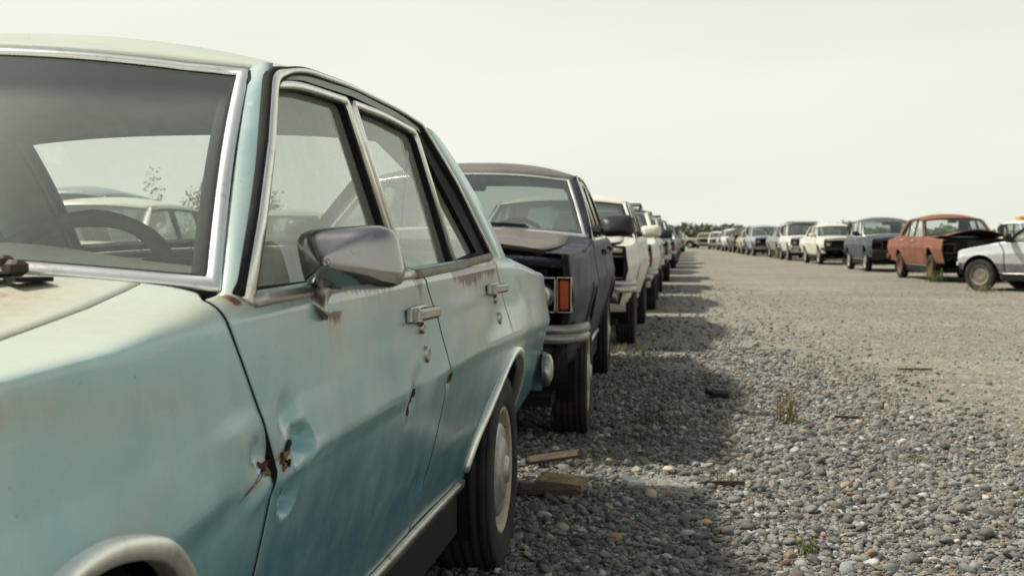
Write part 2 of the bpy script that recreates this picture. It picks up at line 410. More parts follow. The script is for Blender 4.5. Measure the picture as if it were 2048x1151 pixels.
def dent(y, z):
    """collision damage on the hero car's near side: x offset, metres"""
    g = lambda cy, cz, sy, sz, rot=0: np.exp(-((((y - cy) * math.cos(rot) + (z - cz) * math.sin(rot)) / sy) ** 2 + ((-(y - cy) * math.sin(rot) + (z - cz) * math.cos(rot)) / sz) ** 2))
    def scoop(cy, cz, ry, rz, depth, up, sharp=.25):            # bowl with one sharp lip, fading out on the other side
        a = (y - cy) / ry; b = (z - cz) / rz * up
        r = np.sqrt(a * a + np.where(b > 0, b * b, (b * .45) ** 2))
        return -depth * np.clip((1 - r) / sharp, 0, 1) ** .8 * np.clip(1.1 + .9 * np.minimum(b, .2), 0, 1.2)
    d = -.007 * g(.515, .742, .060, .022)
    d += -.014 * g(.590, .795, .034, .024, .45)
    d += scoop(.628, .748, .048, .030, .022, 1, .20)
    d += scoop(.590, .678, .040, .024, .018, -1, .22)
    d += .006 * g(.62, .722, .09, .010, .12)
    d += -.013 * g(.462, .764, .026, .018) + .008 * g(.455, .708, .045, .012, .25) - .005 * g(.34, .715, .12, .03, .3) + .003 * g(.40, .80, .08, .02)
    d += -.010 * g(1.44, .745, .09, .04) - .008 * g(1.355, .712, .03, .026) + .003 * g(1.31, .70, .03, .05)
    d += -.006 * g(1.745, .712, .02, .022) - .004 * g(1.80, .76, .08, .04)
    d += .007 * g(1.665, .455, .02, .03) - .005 * g(1.60, .47, .05, .05)
    d += -.004 * g(2.35, .79, .18, .05) + .003 * g(2.0, .86, .25, .04) - .003 * g(3.3, .80, .12, .05) - .003 * g(3.0, .86, .1, .04)
    d += .0016 * np.sin(y * 7 + z * 4) * np.sin(z * 11 + 1)
    return d
def hero_rust(y, z, e):
    n = lambda a, b, sy, sz: np.exp(-((y - a) / sy) ** 2 - ((z - b) / sz) ** 2)
    def run(a, b, sy, ln):                                       # rust that starts at height b and bleeds downwards
        dz = b - z; return np.exp(-((y - a) / sy) ** 2) * np.clip(dz / .006 + 1, 0, 1) * np.exp(-np.maximum(dz, 0) / ln)
    r = 1.05 * run(2.12, .966, .22, .030) + .85 * run(2.15, .966, .42, .11) + .85 * run(.86, .925, .06, .035) + .70 * run(1.10, .968, .28, .022) + .62 * run(1.2, .968, .5, .12)
    r += .85 * run(2.47, .992, .08, .035) + .75 * run(2.60, .992, .2, .08) + .34 * n(.36, .80, .10, .03) + .42 * n(.10, .765, .08, .035) + .5 * run(1.52, .968, .07, .12) + .35 * run(.62, .96, .12, .10)
    r += .55 * n(-.15, .90, .18, .02) + .45 * n(.15, .87, .2, .03) + .5 * run(2.15, .80, .06, .10) + .4 * run(1.46, .85, .03, .08)
    r += .9 * n(.43, .731, .055, .007) + .7 * n(.485, .747, .020, .018) + .8 * n(.535, .745, .03, .014) + .6 * n(.595, .757, .025, .008) + 1.2 * n(1.345, .71, .008, .022) + .9 * n(1.755, .715, .008, .014)
    r += .8 * n(.47, .968, .04, .012) + .30 * n(.25, .955, .30, .02) * (e > 0) + .7 * n(1.69, .42, .02, .03) + .7 * n(1.71, .66, .010, .02)
    r += .45 * n(2.9, .75, .12, .03) + .3 * n(2.42, .5, .05, .1) + .5 * n(2.60, .40, .2, .03) + .5 * run(3.4, .93, .25, .08)
    return r

GLASS_IN = .016
def rail(y): return np.interp(y, [.80, .938, .993, 1.137, 1.483, 1.9, 2.141, 2.32], [1.315, 1.333, 1.347, 1.364, 1.373, 1.366, 1.353, 1.338])
def gx(y, z):
    v = (z - .975) / .385
    return .832 - .122 * v + .012 * math.sin(max(0, min(1, v)) * math.pi) - .03 * max(0, (y - 2.2)) ** 2
def gnorm(y, z): return (1, 0, .33)
XR = .712
def roofp(u, v):
    u = np.asarray(u, float); v = np.asarray(v, float)
    yf = .975 - .10 * (1 - u * u); yr = 2.30 + .05 * (1 - u * u)
    y = yf + (yr - yf) * v
    cr = .052 + .052 * np.sin(np.clip(v, 0, 1) * math.pi) ** .8
    z = rail(np.clip(y, .94, 2.4)) + cr * (1 - np.abs(u) ** 2.6)
    x = u * (XR - .012 * (v > .95))
    return np.stack([x + 0 * v, y + 0 * x, z + 0 * x], -1)
WXT = .935                                                     # windshield top corner in roof u
def wsp(u, v):
    u = np.asarray(u, float)[..., None]; v = np.asarray(v, float)[..., None]
    b = np.concatenate([.792 * u, .505 - .125 * (1 - u * u), .978 + .045 * (1 - u * u)], -1)
    t = roofp(u[..., 0] * WXT, np.zeros_like(u[..., 0])); t[..., 2] -= .012; t[..., 1] -= .004
    n = np.array([0, -.62, .78]); return b + (t - b) * v + n * (.018 * np.sin(np.clip(v, 0, 1) * math.pi))
def bkp(u, v):
    u = np.asarray(u, float)[..., None]; v = np.asarray(v, float)[..., None]
    b = np.concatenate([(.745 * u), 2.985 + .07 * (1 - u * u), 1.005 + .03 * (1 - u * u)], -1)
    t = roofp(u[..., 0] * .80, np.ones_like(u[..., 0])); t[..., 2] -= .010
    n = np.array([0, .6, .8]); return b + (t - b) * v + n * (.016 * np.sin(np.clip(v, 0, 1) * math.pi))

def side_panels(root, spec, side, lod, mats):
    """fender, doors and quarter panel of one side; returns them by name"""
    hero = spec.get('hero') and side > 0
    nu, nv = {0: (150, 96), 1: (44, 30), 2: (22, 14)}[lod]
    hole = (lambda sg: (lambda z: sg * .0125 * math.exp(-((z - .739) / .024) ** 4))) if hero else (lambda sg: None)
    hole2 = (lambda sg: (lambda z: sg * .004 * math.exp(-((z - .44) / .022) ** 2))) if hero else (lambda sg: None)
    q = .0042 if lod == 0 else .006
    TD = 1.15
    e1f = edge_path(GAP1, .36, 1, -q, 1.15, hole(-1)); e1d = edge_path(GAP1, .36, 1, q, TD, hole(1))
    e2f = edge_path(GAP2, .36, 1, -q, TD, hole2(-1)); e2d = edge_path(GAP2, .36, 1, q, TD, hole2(1))
    e3f = edge_path(GAP3, .36, 1, -q * .7, TD); e3d = edge_path(GAP3, .36, 1, q * .7, TD)
    def ext(P, s): return [(P[0][0], s)] + [p for p in P if p[1] > s + .02]
    sill = .045
    out_ = {}
    # fender
    A = arch_path(ARCH_F); sF = -.02
    Bf = [(YF, float(s_of(YF, .40)))] + [(ARCH_F[0] - ARCH_F[2], float(s_of(-.37, .40)))] + [p for p in to_s(A) if p[1] > float(s_of(p[0], .40))] + [(ARCH_F[0] + ARCH_F[2], sF), (e1f[0][0], sF)]
    Lf = [(YF, Bf[0][1]), (YF, 1.), (YF + .03, 1.62)]
    Tf = [(YF + .03, 1.62), (-.3, 1.65), (.0, 1.655), (.33, 1.66), (.40, 1.655), (.45, 1.685), (.472, 1.745)]
    Rf = [(e1f[0][0], sF)] + e1f + [(.430, 1.25), (.472, 1.745)]
    jobs = [('fender', Bf, Tf, Lf, Rf, None)]
    jobs.append(('front_door', [(e1d[0][0], sill), (e2f[0][0], sill)], [(e1d[-1][0], TD), (e2f[-1][0], TD)], ext(e1d, sill), ext(e2f, sill), None))
    jobs.append(('rear_door', [(e2d[0][0], sill), (e3f[0][0], sill)], [(e2d[-1][0], TD), (e3f[-1][0], TD)], ext(e2d, sill), ext(e3f, sill), None))
    A = arch_path(ARCH_R)
    Bq = [(e3d[0][0], -.02)] + [p for p in to_s(A)] + [(ARCH_R[0] + ARCH_R[2], float(s_of(3.1, .36))), (YR, float(s_of(YR, .42)))]
    Tq = [(e3d[-1][0], TD), (2.90, 1.17), (2.99, 1.35), (3.02, 1.60), (3.06, 1.66), (YR - .03, 1.62)]
    Lq = [(e3d[0][0], -.02)] + e3d
    Rq = [(YR, float(s_of(YR, .42))), (YR, 1.), (YR - .03, 1.62)]
    jobs.append(('quarter_panel', Bq, Tq, Lq, Rq, None))
    for nm, B, T, L, R, _ in jobs:
        v = np.linspace(0, 1, nv)
        P = coons(B, T, L, R, nu, nv, v)
        if nm == 'fender' and lod == 0:                          # even out the cells round the wheel arch
            for _k in range(14): P[1:-1, 1:-1] = (P[2:, 1:-1] + P[:-2, 1:-1] + P[1:-1, 2:] + P[1:-1, :-2]) / 4
        y, s = P[..., 0], P[..., 1]
        x, z = body(y, s)
        r = None
        if hero:
            x = x + dent(y, z); r = hero_rust(y, z, np.maximum(s - 1, 0)); ck = np.pad(np.clip((s - 1.0) / .05, 0, 1) * np.interp(y, [.40, .55], [1, .5]), 1, mode='edge')  # mask of the upper flanges: chalky, with sunlit brightness painted in
        X = np.stack([x, y, z], -1)
        X = np.pad(X, ((1, 1), (1, 1), (0, 0)), mode='edge')
        X[0, :, 0] -= .030; X[-1, :, 0] -= .030; X[:, 0, 0] -= .020
        X[:, -1, 2] -= .014
        if r is not None: r = np.pad(r, 1, mode='edge')
        X[..., 0] *= side
        f = grid_faces(nu + 2, nv + 2); ed = [i in (0, nu) or j in ((0, nv) if nm == 'fender' else (0,)) for i in range(nu + 1) for j in range(nv + 1)]
        out_[nm] = mk(nm, X.reshape(-1, 3), f, mats.get(nm, mats['body']), root, attr={'rust': r, 'chalk_sunlit': ck} if r is not None else None, flip=side < 0, edge=ed)
    return out_

def xg_(y): return float(hwf(y)) - .022 - np.interp(y, [-.85, .0, .33, .40, .45, .472, .6, 3.0, 3.02, 3.06, 3.9], [.124, .131, .132, .131, .137, .149, .15, .10, .12, .132, .124])
def lid(y0f, y1f, n, m, crown, ridge=0., lift=0, hinge=None, buckle=0):
    """hood or trunk lid: y0f/y1f give the front/rear edge as functions of u"""
    us = np.linspace(-1, 1, n); V = []
    for a in us:
        for t in np.linspace(0, 1, m):
            y = y0f(a) + (y1f(a) - y0f(a)) * t; g = .008
            xg = xg_(min(y, y1f(1) if hinge else y)); x = a * (xg - g)
            e_ = float(hwf(y)) - .024 - xg; ez = float(zs(y) + riseA(y) * (1 - math.exp(-e_ / .018)) + np.interp(y, [.1, .4, 2.8, 3.1], [.03, .07, .07, .05]) * e_)
            z = ez + crown * (1 - abs(a) ** 2.2) + ridge * math.exp(-((abs(a) - .55) / .05) ** 2)
            V.append((x, y, z))
    V = np.array(V)
    if lift:
        hy, hz = hinge; c, s_ = math.cos(lift), math.sin(lift)
        dy, dz = V[:, 1] - hy, V[:, 2] - hz
        V = np.stack([V[:, 0], hy + dy * c + dz * s_ * 0 + 0, V[:, 2] + (-dy) * s_], 1)
        if buckle: V[:, 2] += buckle * np.cos(V[:, 0] * 3.2) * np.clip(-dy / 1.2, 0, 1) - buckle * .8 * np.clip(-dy - .85, 0, 1) * 2
    W2 = V.reshape(n, m, 3); W2 = np.pad(W2, ((1, 1), (1, 1), (0, 0)), mode='edge')
    for sl_ in (np.s_[0, :], np.s_[-1, :], np.s_[:, 0], np.s_[:, -1]): W2[sl_][..., 2] -= .02
    lid.edge = [i in (0, n) or j in (0, m) for i in range(n + 1) for j in range(m + 1)]
    return W2.reshape(-1, 3), [tuple(reversed(q)) for q in grid_faces(n + 2, m + 2)]

def wheel(root, y, side, spec, lod, kind='hubcap'):
    R = spec.get('tyre_r', .312); w = .185; xo = HW - .025; n = {0: 72, 1: 40, 2: 20}[lod]
    sc = R / .312
    tp = [(xo - w * .9, .200), (xo - w * .97, .235), (xo - w, .265), (xo - w * .96, .295), (xo - w * .88, .309)]
    for k in range(5):                                          # tread grooves
        a = xo - w * .84 + k * w * .165; tp += [(a, .312), (a + .018, .312), (a + .020, .305), (a + .027, .305)]
    tp = [p for p in tp if p[0] < xo - .012] + [(xo - .010, .309), (xo - .002, .296), (xo + .004, .262), (xo + .001, .225), (xo - .006, .203), (xo - .02, .196)]
    if lod == 2: tp = [(xo - w, .2), (xo - w, .28), (xo - w * .88, .312), (xo - .015, .312), (xo, .29), (xo, .2)]
    v, f = lathe_x([(p[0], p[1] * sc) for p in tp], n, (0, y, R - .006))
    flat = v[:, 2] < 0.004; v[flat, 2] = .004
    v[:, 0] *= side
    f2 = f if side < 0 else [tuple(reversed(q)) for q in f]
    t = mk('wheel', v, f2, M['tyre'], root, warp=False)
    rp = [(xo - .025, .200), (xo - .008, .203), (xo - .006, .196), (xo - .014, .184), (xo - .040, .176), (xo - .052, .150), (xo - .042, .120), (xo - .034, .085), (xo - .045, .06), (xo - .045, .0)]
    v, f = lathe_x([(p[0], p[1] * sc) for p in rp], n, (0, y, R - .006)); v[:, 0] *= side
    f2 = f if side < 0 else [tuple(reversed(q)) for q in f]
    mk('rim', v, f2, {'rust': M['rust_rim'], 'plain': M['dull_rim']}.get(kind, M['rim']), t, warp=False)
    if kind == 'hubcap':
        hp = [(xo - .036, .150), (xo - .020, .150), (xo - .012, .138), (xo - .016, .118), (xo - .004, .095), (xo + .004, .055), (xo + .003, .050), (xo + .003, .045), (xo + .012, .040), (xo + .013, .0)]
        g = G(); v, f = lathe_x([(p[0], p[1] * sc) for p in hp], n, (0, y, R - .006)); g.add(v, f)
        V = np.concatenate(g.v); V[:, 0] *= side
        f2 = g.f if side < 0 else [tuple(reversed(q)) for q in g.f]
        mk('hubcap', V, f2, M['hubcap'], t, warp=False)
    return t

def bumper_v(front, zc, h, depth=.09, n=34, hw=.875, plain_=False):
    t = np.linspace(-1, 1, n); P = []; yo = YF - .10 if front else YR + .10; sg = -1 if front else 1
    for a in t:
        k = abs(a); x = math.copysign(min(k * 1.15, 1) * hw - .05 * max(0, k - .86) * 0, a)
        wrap = max(0, (k - .80) / .20); y = yo - sg * (.045 * k * k + .30 * wrap ** 1.5 * (.9))
        x = math.copysign(hw * (1 - (1 - min(1, k / .90)) ** 1) if k < .9 else hw + .012 * (k - .9) / .1, a)
        P.append((x, y))
    P = np.array(P); T = np.gradient(P, axis=0); T /= np.linalg.norm(T, axis=1)[:, None]
    Nn = np.stack([T[:, 1], -T[:, 0]], 1) * (1 if front else -1)
    sec = [(-.05, -.5), (-.008, -.5), (.004, -.40), (.008, -.12), (-.004, -.04), (-.004, .04), (.008, .12), (.004, .40), (-.008, .5), (-.05, .5)]
    if plain_: sec = [(-.035, -.50), (-.022, -.56), (-.004, -.50), (.006, -.30), (.008, .0), (.006, .30), (-.004, .50), (-.022, .56), (-.035, .50)]
    V = np.stack([np.c_[P + Nn * a, np.full(n, zc + b * h)] for a, b in sec], 1).reshape(-1, 3)
    f = grid_faces(n, len(sec)); f += [tuple(range(len(sec))), tuple((n - 1) * len(sec) + i for i in reversed(range(len(sec))))]
    return V, f if not front else [tuple(reversed(q)) for q in f]

def seat(root, x, y, w, top, mat):
    g = G(); g.add(*box((x, y, .48), (w, .50, .18), .05))
    v, f = box((x, y + .26, .74), (w, .14, .52 + (top - .98)), .05); v = v.copy(); v[:, 1] += (v[:, 2] - .5) * .25; g.add(v, f)
    return g.build('seat', mat, root, smooth=False)

def build_car(name, label, loc, rz, spec, group, cat='car'):
    """one car: panels, glass, trim, lamps, wheels, cabin"""
    lod = spec.get('lod', 1); root = empty(name, loc, rz); tag(root, label, cat, group)
    WARP[0] = spec.get('warp'); mats = spec['mats']; P = mats['body']; hero = spec.get('hero')
    trim = mats.get('trim', M['chrome']); fw = M['windshield'] if hero else mats.get('glass', M['far_glass'])
    wt = spec.get('wt', .021)
    # ---- body sides
    for side in (1, -1):
        sp = side_panels(root, spec, side, lod if (side > 0 or not hero) else 1, mats)
        fx = lambda y, z: gx(y, z)
        def put(nm, vf, mat, par, sm=True):
            v, f = vf; v = np.array(v); v[:, 0] *= side
            return mk(nm, v, f, mat, par, smooth=sm, flip=side < 0)
        # window openings on the side of the greenhouse
        ol = [(.497, .966), (.612, 1.060), (.76, 1.185), (.925, 1.318), (.955, 1.338), (1.0, 1.351), (1.137, 1.366), (1.483, 1.374), (1.9, 1.368), (2.13, 1.354), (2.175, 1.335), (2.378, 1.172), (2.663, .990), (2.55, .984), (2.03, .972), (1.5, .968)]
        fg = roundpoly([(.560, .978), (.775, 1.170), (.935, 1.298), (1.10, 1.320), (1.405, 1.328), (1.432, .978)], [.004, .05, .035, .1, .012, .004])
        rg = roundpoly([(1.500, .978), (1.494, 1.326), (1.75, 1.328), (2.030, 1.315), (2.030, .980)], [.004, .012, .1, .02, .004])
        qg = roundpoly([(2.082, .984), (2.082, 1.285), (2.440, 1.004)], [.004, .01, .01])
        put('window_surround', plate(ol, fx, [fg, rg, qg], -.010, .035), M['black_rubber'], root, False)
        for nm, pg, par in (('front_window', fg, sp['front_door']), ('rear_window_pane', rg, sp['rear_door']), ('quarter_window', qg, root)):
            put('side_window', pane([(p[0], p[1]) for p in pg], fx, -.010 - GLASS_IN), M['glass'] if lod < 2 else M['far_glass'], par, False)
        if lod < 2:
            def on(path, off=0): return [(gx(y, z) + off, y, z) for y, z in path]
            def tr(path, w, h, off=0., n=None, closed=False):
                if n: path = dens(path, n)
                return strip(on(path, off), (1, 0, .31), w, h, .012, closed)
            # outer chrome moulding: up the pillar, along the drip rail, down behind the quarter window
            o_path = roundpoly([(.507, .962), (.640, 1.078), (.78, 1.197), (.940, 1.327), (1.13, 1.364), (1.483, 1.374), (1.9, 1.368), (2.145, 1.353), (2.30, 1.232), (2.655, .990)], [0, 0, 0, .05, .1, .1, .1, .03, .05, 0], 6)
            o_w = np.interp([p[0] for p in o_path], [.5, .93, 1.05, 2.1, 2.2, 2.66], [.021, .019, .0085, .008, .012, .016])[:, None] * (wt / .021)
            put('window_seal', tr(o_path, o_w * 1.75 + .002, .0035, .002), M['black_rubber'], root)
            put('window_trim', tr(o_path, o_w, .007, .003), trim, root)
            ff = roundpoly([(.548, .972), (.775, 1.176), (.928, 1.310), (1.10, 1.331), (1.428, 1.339), (1.452, .974)], [0, .05, .03, .1, .014, 0], 5)[0:]
            put('window_frame', tr(ff, .0145, .006, -.006), trim, sp['front_door'])
            rf = roundpoly([(1.480, .974), (1.474, 1.338), (1.75, 1.340), (2.046, 1.326), (2.056, .978)], [0, .012, .1, .02, 0], 5)
            put('window_frame', tr(rf, .0145, .006, -.005), trim, sp['rear_door'])
            put('belt_moulding', tr([(.520, .962), (1.0, .964), (1.500, .968)], .020, .010, .004, 20), M['old_chrome'] if hero else trim, sp['front_door'])
            put('belt_moulding', tr([(1.516, .968), (2.03, .973), (2.25, .982), (2.56, .990)], .022, .012, .006, 20), M['seal_tan'] if hero else trim, sp['rear_door'])
            # wheel-arch mouldings and sill strip
            for a, pn in ((ARCH_F, 'fender'), (ARCH_R, 'quarter_panel')):
                ap = [p for p in dens(arch_path(a, 48), 60) if p[1] > (.42 if a is ARCH_F else .36)]
                pts = []; nr = []
                for y, z in ap:
                    x, _ = body(y, s_of(y, z)); pts.append((float(x) + (float(dent(y, z)) if hero and side > 0 else 0), y, z)); nr.append((1, -.25 * (y - a[0]), -.25 * (z - a[1])))
                put('arch_moulding', strip(pts, nr, .026, .012, .02), M['chrome'] if spec.get('arch_chrome') else mats.get(pn, P), sp[pn])
            sy = np.linspace(ARCH_F[2] + .02, ARCH_R[0] - ARCH_R[2] - .04, 30)
            pts = [(float(body(y, .015)[0]) + .004, y, float(body(y, .015)[1])) for y in sy]
            put('sill_trim', strip(pts, (1, 0, -.2), .030, .012, .02), M['old_chrome'], root)
            # rocker below the doors
            for nm2, za, zb_, xi in (('rocker_panel', .18, .335, .02),):
                ny = 20; yy = np.linspace(.38, 2.36, ny); V = []
                for y in yy:
                    x0 = float(body(y, 0.)[0])
                    for (dx, z) in ((-.018, .336), (-.016, .318), (-.035, .27), (-.075, .215), (-.16, .20)): V.append((x0 + dx, y, z))
                put('rocker_panel', (np.array(V), grid_faces(ny, 5)), P, root)
            # handles and locks
            for (hy, hz, pn) in ((1.435, .884, 'front_door'), (2.435, .895, 'rear_door')):
                x0 = float(body(hy, s_of(hy, hz))[0]); g = G()
                hm = mats.get('handle', M['chrome'])
                g.add(*box((x0 + .006, hy - .005, hz + .004), (.014, .155, .034), .005))
                v, f = box((x0 + .026, hy + .012, hz + .004), (.016, .135, .026), .006); v = v.copy(); v[:, 0] += (v[:, 1] - hy) * .10; g.add(v, f)
                g.add(*box((x0 + .014, hy - .052, hz + .002), (.026, .030, .034), .006)); g.add(*box((x0 + .016, hy + .066, hz + .003), (.024, .018, .022), .004))
                put('door_handle', (np.concatenate(g.v), g.f), hm, sp[pn], False)
                if lod == 0:
                    v, f = (lathe_x([(x0 - .01, .013), (x0 + .009, .013), (x0 + .012, .010), (x0 + .012, .006), (x0 + .008, .0055), (x0 + .008, 0)], 20, (0, hy + .045, hz - .030)))
                    put('lock', (v, [tuple(reversed(q)) for q in f]), M['old_chrome'], sp[pn])
                    x1 = float(body(hy + .06, s_of(hy, hz - .085))[0])
                    v, f = lathe_x([(x1 - .01, .014), (x1 + .004, .014), (x1 + .007, .010), (x1 + .005, .007), (x1 + .005, 0)], 20); v = v.copy(); v[:, 2] *= 1.35
                    put('lock', (v + np.array([0, hy + .065, hz - .088]), [tuple(reversed(q)) for q in f]), M['old_chrome'], sp[pn])

        # front pillar, painted, between windshield and side glass
        n = 14; V = []
        for t in np.linspace(-.02, 1.03, n):
            a = wsp(1.0, t) if True else 0
            a = np.array(a) + np.array([.004, 0, -.002]); zb = .962 + (1.340 - .962) * t; yb = np.interp(zb, [.962, 1.060, 1.185, 1.318, 1.345], [.492, .610, .757, .922, .965]); b = np.array([gx(yb, zb) + .003, yb, zb])
            for w_, o in ((-.22, -.030), (0, .0), (.3, .008), (.6, .010), (1, .0), (1.06, -.02)):
                p = a + (b - a) * w_ + np.array([.62, -.55, .45]) * o; V.append(p)
        put('front_pillar', (np.array(V), grid_faces(n, 6)), mats.get('pillar', P), root)
        # rear pillar: outer face plus rounded return to the rear glass
        n = 16; V = []
        fr = dens([(2.150, 1.352), (2.30, 1.240), (2.668, .985)], n)
        re = dens([(2.30, 1.346), (2.37, 1.325), (2.53, 1.245), (2.93, 1.025), (3.02, .975)], n)
        for i in range(n):
            t = i / (n - 1); bk = bkp(.99, 1 - t * 1.02)
            p0 = np.array([gx(*fr[i]) - .03, fr[i][0], fr[i][1]]); p1 = np.array([gx(*fr[i]) + .002, fr[i][0] + .004, fr[i][1]])
            p2 = np.array([gx(*re[i]) + .004, re[i][0], re[i][1]]); pm = (p1 + p2) / 2 + np.array([.005, 0, 0])
            p3 = (p2 * .5 + np.array(bk) * .5) + np.array([.008, .012, .012]); p4 = np.array(bk) + np.array([0, .006, .004])
            V += [p0, p1, pm, p2, p3, p4, p4 - np.array([.0, .02, .03])]
        put('rear_pillar', (np.array(V), grid_faces(n, 7)), mats.get('rear_pillar', P), root)
    # ---- roof
    nu, nv = {0: (60, 40), 1: (25, 16), 2: (13, 8)}[lod]
    us = np.linspace(-1, 1, nu); vs = np.linspace(0, 1, nv); R3 = roofp(us[:, None], vs[None, :])
    R3 = np.pad(R3, ((1, 1), (1, 1), (0, 0)), mode='edge'); R3[0, :, 2] -= .02; R3[-1, :, 2] -= .02; R3[:, 0, 2] -= .012; R3[:, -1, 2] -= .012
    rmat = mats.get('roof', P)
    mk('roof', R3.reshape(-1, 3), [tuple(reversed(q)) for q in grid_faces(nu + 2, nv + 2)], rmat, root, flip=True)
    H3 = roofp(us[:, None] * .93, .03 + vs[None, :] * .95); H3[..., 2] -= .035
    mk('headliner', H3.reshape(-1, 3), grid_faces(nu, nv), M['headliner'], root)
    # ---- windshield and rear window
    for nm, fn, gm in (('windshield', wsp, fw), ('rear_window', bkp, M['clear_glass'] if hero else fw)):
        if nm in spec.get('missing', ()): continue
        n1, n2 = {0: (40, 24), 1: (16, 8), 2: (9, 4)}[lod]
        uu = np.linspace(-.985, .985, n1); vv = np.linspace(.015, .975, n2)
        V = fn(uu[:, None] + 0 * vv[None], vv[None] + 0 * uu[:, None])
        w_ = mk(nm, V.reshape(-1, 3), grid_faces(n1, n2), gm, root)
        if lod < 2:
            k = 30; pth = np.concatenate([fn(np.linspace(-1, 1, k), np.full(k, .012)), fn(np.full(14, 1.), np.linspace(.05, .96, 14)), fn(np.linspace(1, -1, k), np.full(k, .985)), fn(np.full(14, -1.), np.linspace(.96, .05, 14))])
            nrm = (0, -.62, .78) if nm == 'windshield' else (0, .6, .8)
            nr = np.tile(np.array(nrm), (len(pth), 1)); nr[:, 0] = np.sign(pth[:, 0]) * np.clip((np.abs(pth[:, 0]) - .5) / .3, 0, 1) * .35
            if nm == 'rear_window': pth = pth[::-1]; nr = nr[::-1]
            v, f = strip(pth, nr, wt * np.r_[np.full(k, 1.15), np.full(14, 1.0), np.full(k, .85), np.full(14, 1.0)][:, None], .009, .012, True)
            mk(nm + '_trim', v, f, trim if not spec.get('dark_trim') else M['black_rubber'], w_, flip=(nm == 'windshield'))
            v, f = strip(pth, nr, wt * np.r_[np.full(k, 1.9), np.full(14, 1.65), np.full(k, 1.5), np.full(14, 1.65)][:, None], .003, .012, True)
            mk(nm + '_seal', v, f, M['black_rubber'], w_, flip=(nm == 'windshield'))
            # rubber seal just inside the moulding
            c0 = pth.mean(0); v, f = strip(pth + (c0 - pth) * .034 - nr * .002, nr, wt * .8, .004, .012, True)
            mk(nm + '_seal', v, f, M['black_rubber'], w_, flip=(nm == 'windshield'))
    # ---- hood and trunk lid
    rear_e = lambda u: .490 - .125 * (1 - (u * .91) ** 2) + .003
    n1, n2 = {0: (70, 60), 1: (25, 20), 2: (13, 8)}[lod]
    if 'hood' not in spec.get('missing', ()):
        lf = spec.get('lift', 0)
        v, f = lid(lambda u: YF + .035 - .02 * (1 - u * u), rear_e, n1, n2, spec.get('crown', .040), spec.get('ridge', .006), lf, (.40, .97), spec.get('buckle', 0))
        r = None
        if hero:
            r = .62 * np.exp(-((v[:, 1] - .30) / .18) ** 2 - ((v[:, 0] - .60) / .10) ** 2) + .3 * np.exp(-((v[:, 1] - .1) / .2) ** 2 - ((v[:, 0] - .55) / .15) ** 2)
        hd = mk('hood', v, f, mats.get('hood', P), root, attr={'rust': r} if hero else None, flip=True, edge=lid.edge)
    v, f = lid(lambda u: 2.99 + .07 * (1 - u * u) + .02, lambda u: YR - .03 + .02 * (1 - u * u), n1, max(6, n2 // 2), .030)
    mk('trunk_lid', v, f, P, root, flip=True, edge=lid.edge)
    # ---- cowl below the windshield: a dark gutter with vents, so the hood gap reads black
    k = 21; uu = np.linspace(-1, 1, k); V = []
    for u in uu:
        b = wsp(u, 0.0)
        for dy, dz in ((.03, -.006), (-.03, -.024), (-.16, -.05)): V.append((b[0] * .93, b[1] + dy, b[2] + dz))
    mk('cowl', np.array(V), grid_faces(k, 3), M['dark'], root, flip=False)
    # ---- dark inner structure: floor, firewall, inner sills, wheel wells
    g = G()
    for s_ in (1, -1):
        g.add(*box((s_ * (HW - .115), 1.35, .56), (.04, 1.85, .70)))
        g.add(*box((s_ * (HW - .19), 3.45, .62), (.03, .75, .42)))
        g.add(*box((s_ * (HW - .20), -.58, .66), (.03, .42, .36)))
        for (yc, zc, R_) in (ARCH_F, ARCH_R):
            v, f = lathe_x([(HW - .30, R_ - .015), (HW - .085, R_ + .004)], 24, (0, yc, zc), -.5, math.pi + .5); v = v.copy(); v[:, 0] *= s_; g.add(v, f)
            v, f = lathe_x([(HW - .30, R_ + .01), (HW - .30, .02)], 24, (0, yc, zc), -.5, math.pi + .5); v = v.copy(); v[:, 0] *= s_; g.add(v, f)
    g.add(*box((0, 1.55, .225), (1.40, 4.3, .05))); g.add(*box((0, .42, .62), (1.44, .04, .62))); g.add(*box((0, 2.78, .60), (1.40, .04, .72)))
    g.build('underbody', M['dark'], root, smooth=False)
    # ---- front end
    fz = .60; g = G(); front_miss = spec.get('missing', ())
    mk('front_opening', *box((0, YF + .16, .70), (1.42, .03, .44)), M['dark'], root, smooth=False)
    if lod < 2 or 'grille' in front_miss:
        ge = G(); rr_ = random.Random(spec.get('seed', 1))
        for _ in range(9):
            ge.add(*box((rr_.uniform(-.62, .62), YF + rr_.uniform(.16, .45), rr_.uniform(.42, .80)), (rr_.uniform(.08, .35), rr_.uniform(.08, .25), rr_.uniform(.06, .22)), .02))
        for _ in range(6):
            x0, z0 = rr_.uniform(-.6, .6), rr_.uniform(.5, .8)
            ge.add(*tube([(x0, YF + .12, z0), (x0 + rr_.uniform(-.2, .2), YF + .10, z0 + rr_.uniform(-.1, .05)), (x0 + rr_.uniform(-.4, .4), YF + .16, z0 - rr_.uniform(.05, .25))], .012, 6))
        ge.build('engine', M['engine'], root, smooth=False)
    k = 17; V = []
    for u in np.linspace(-1, 1, k):                              # painted header under the hood lip
        y = YF + .02 - .02 * (1 - u * u); x = u * (float(hwf(YF)) - .05); ez = float(zs(YF)) - .005 + .025 * (1 - u * u)
        for dy, z in ((.06, ez - .004), (.006, ez - .012), (.0, ez - .03), (.012, ez - .052), (.06, ez - .056)): V.append((x, y + dy, z))
    if 'header' not in front_miss: mk('header_panel', np.array(V), grid_faces(k, 5), P, root, flip=False)
    V = []
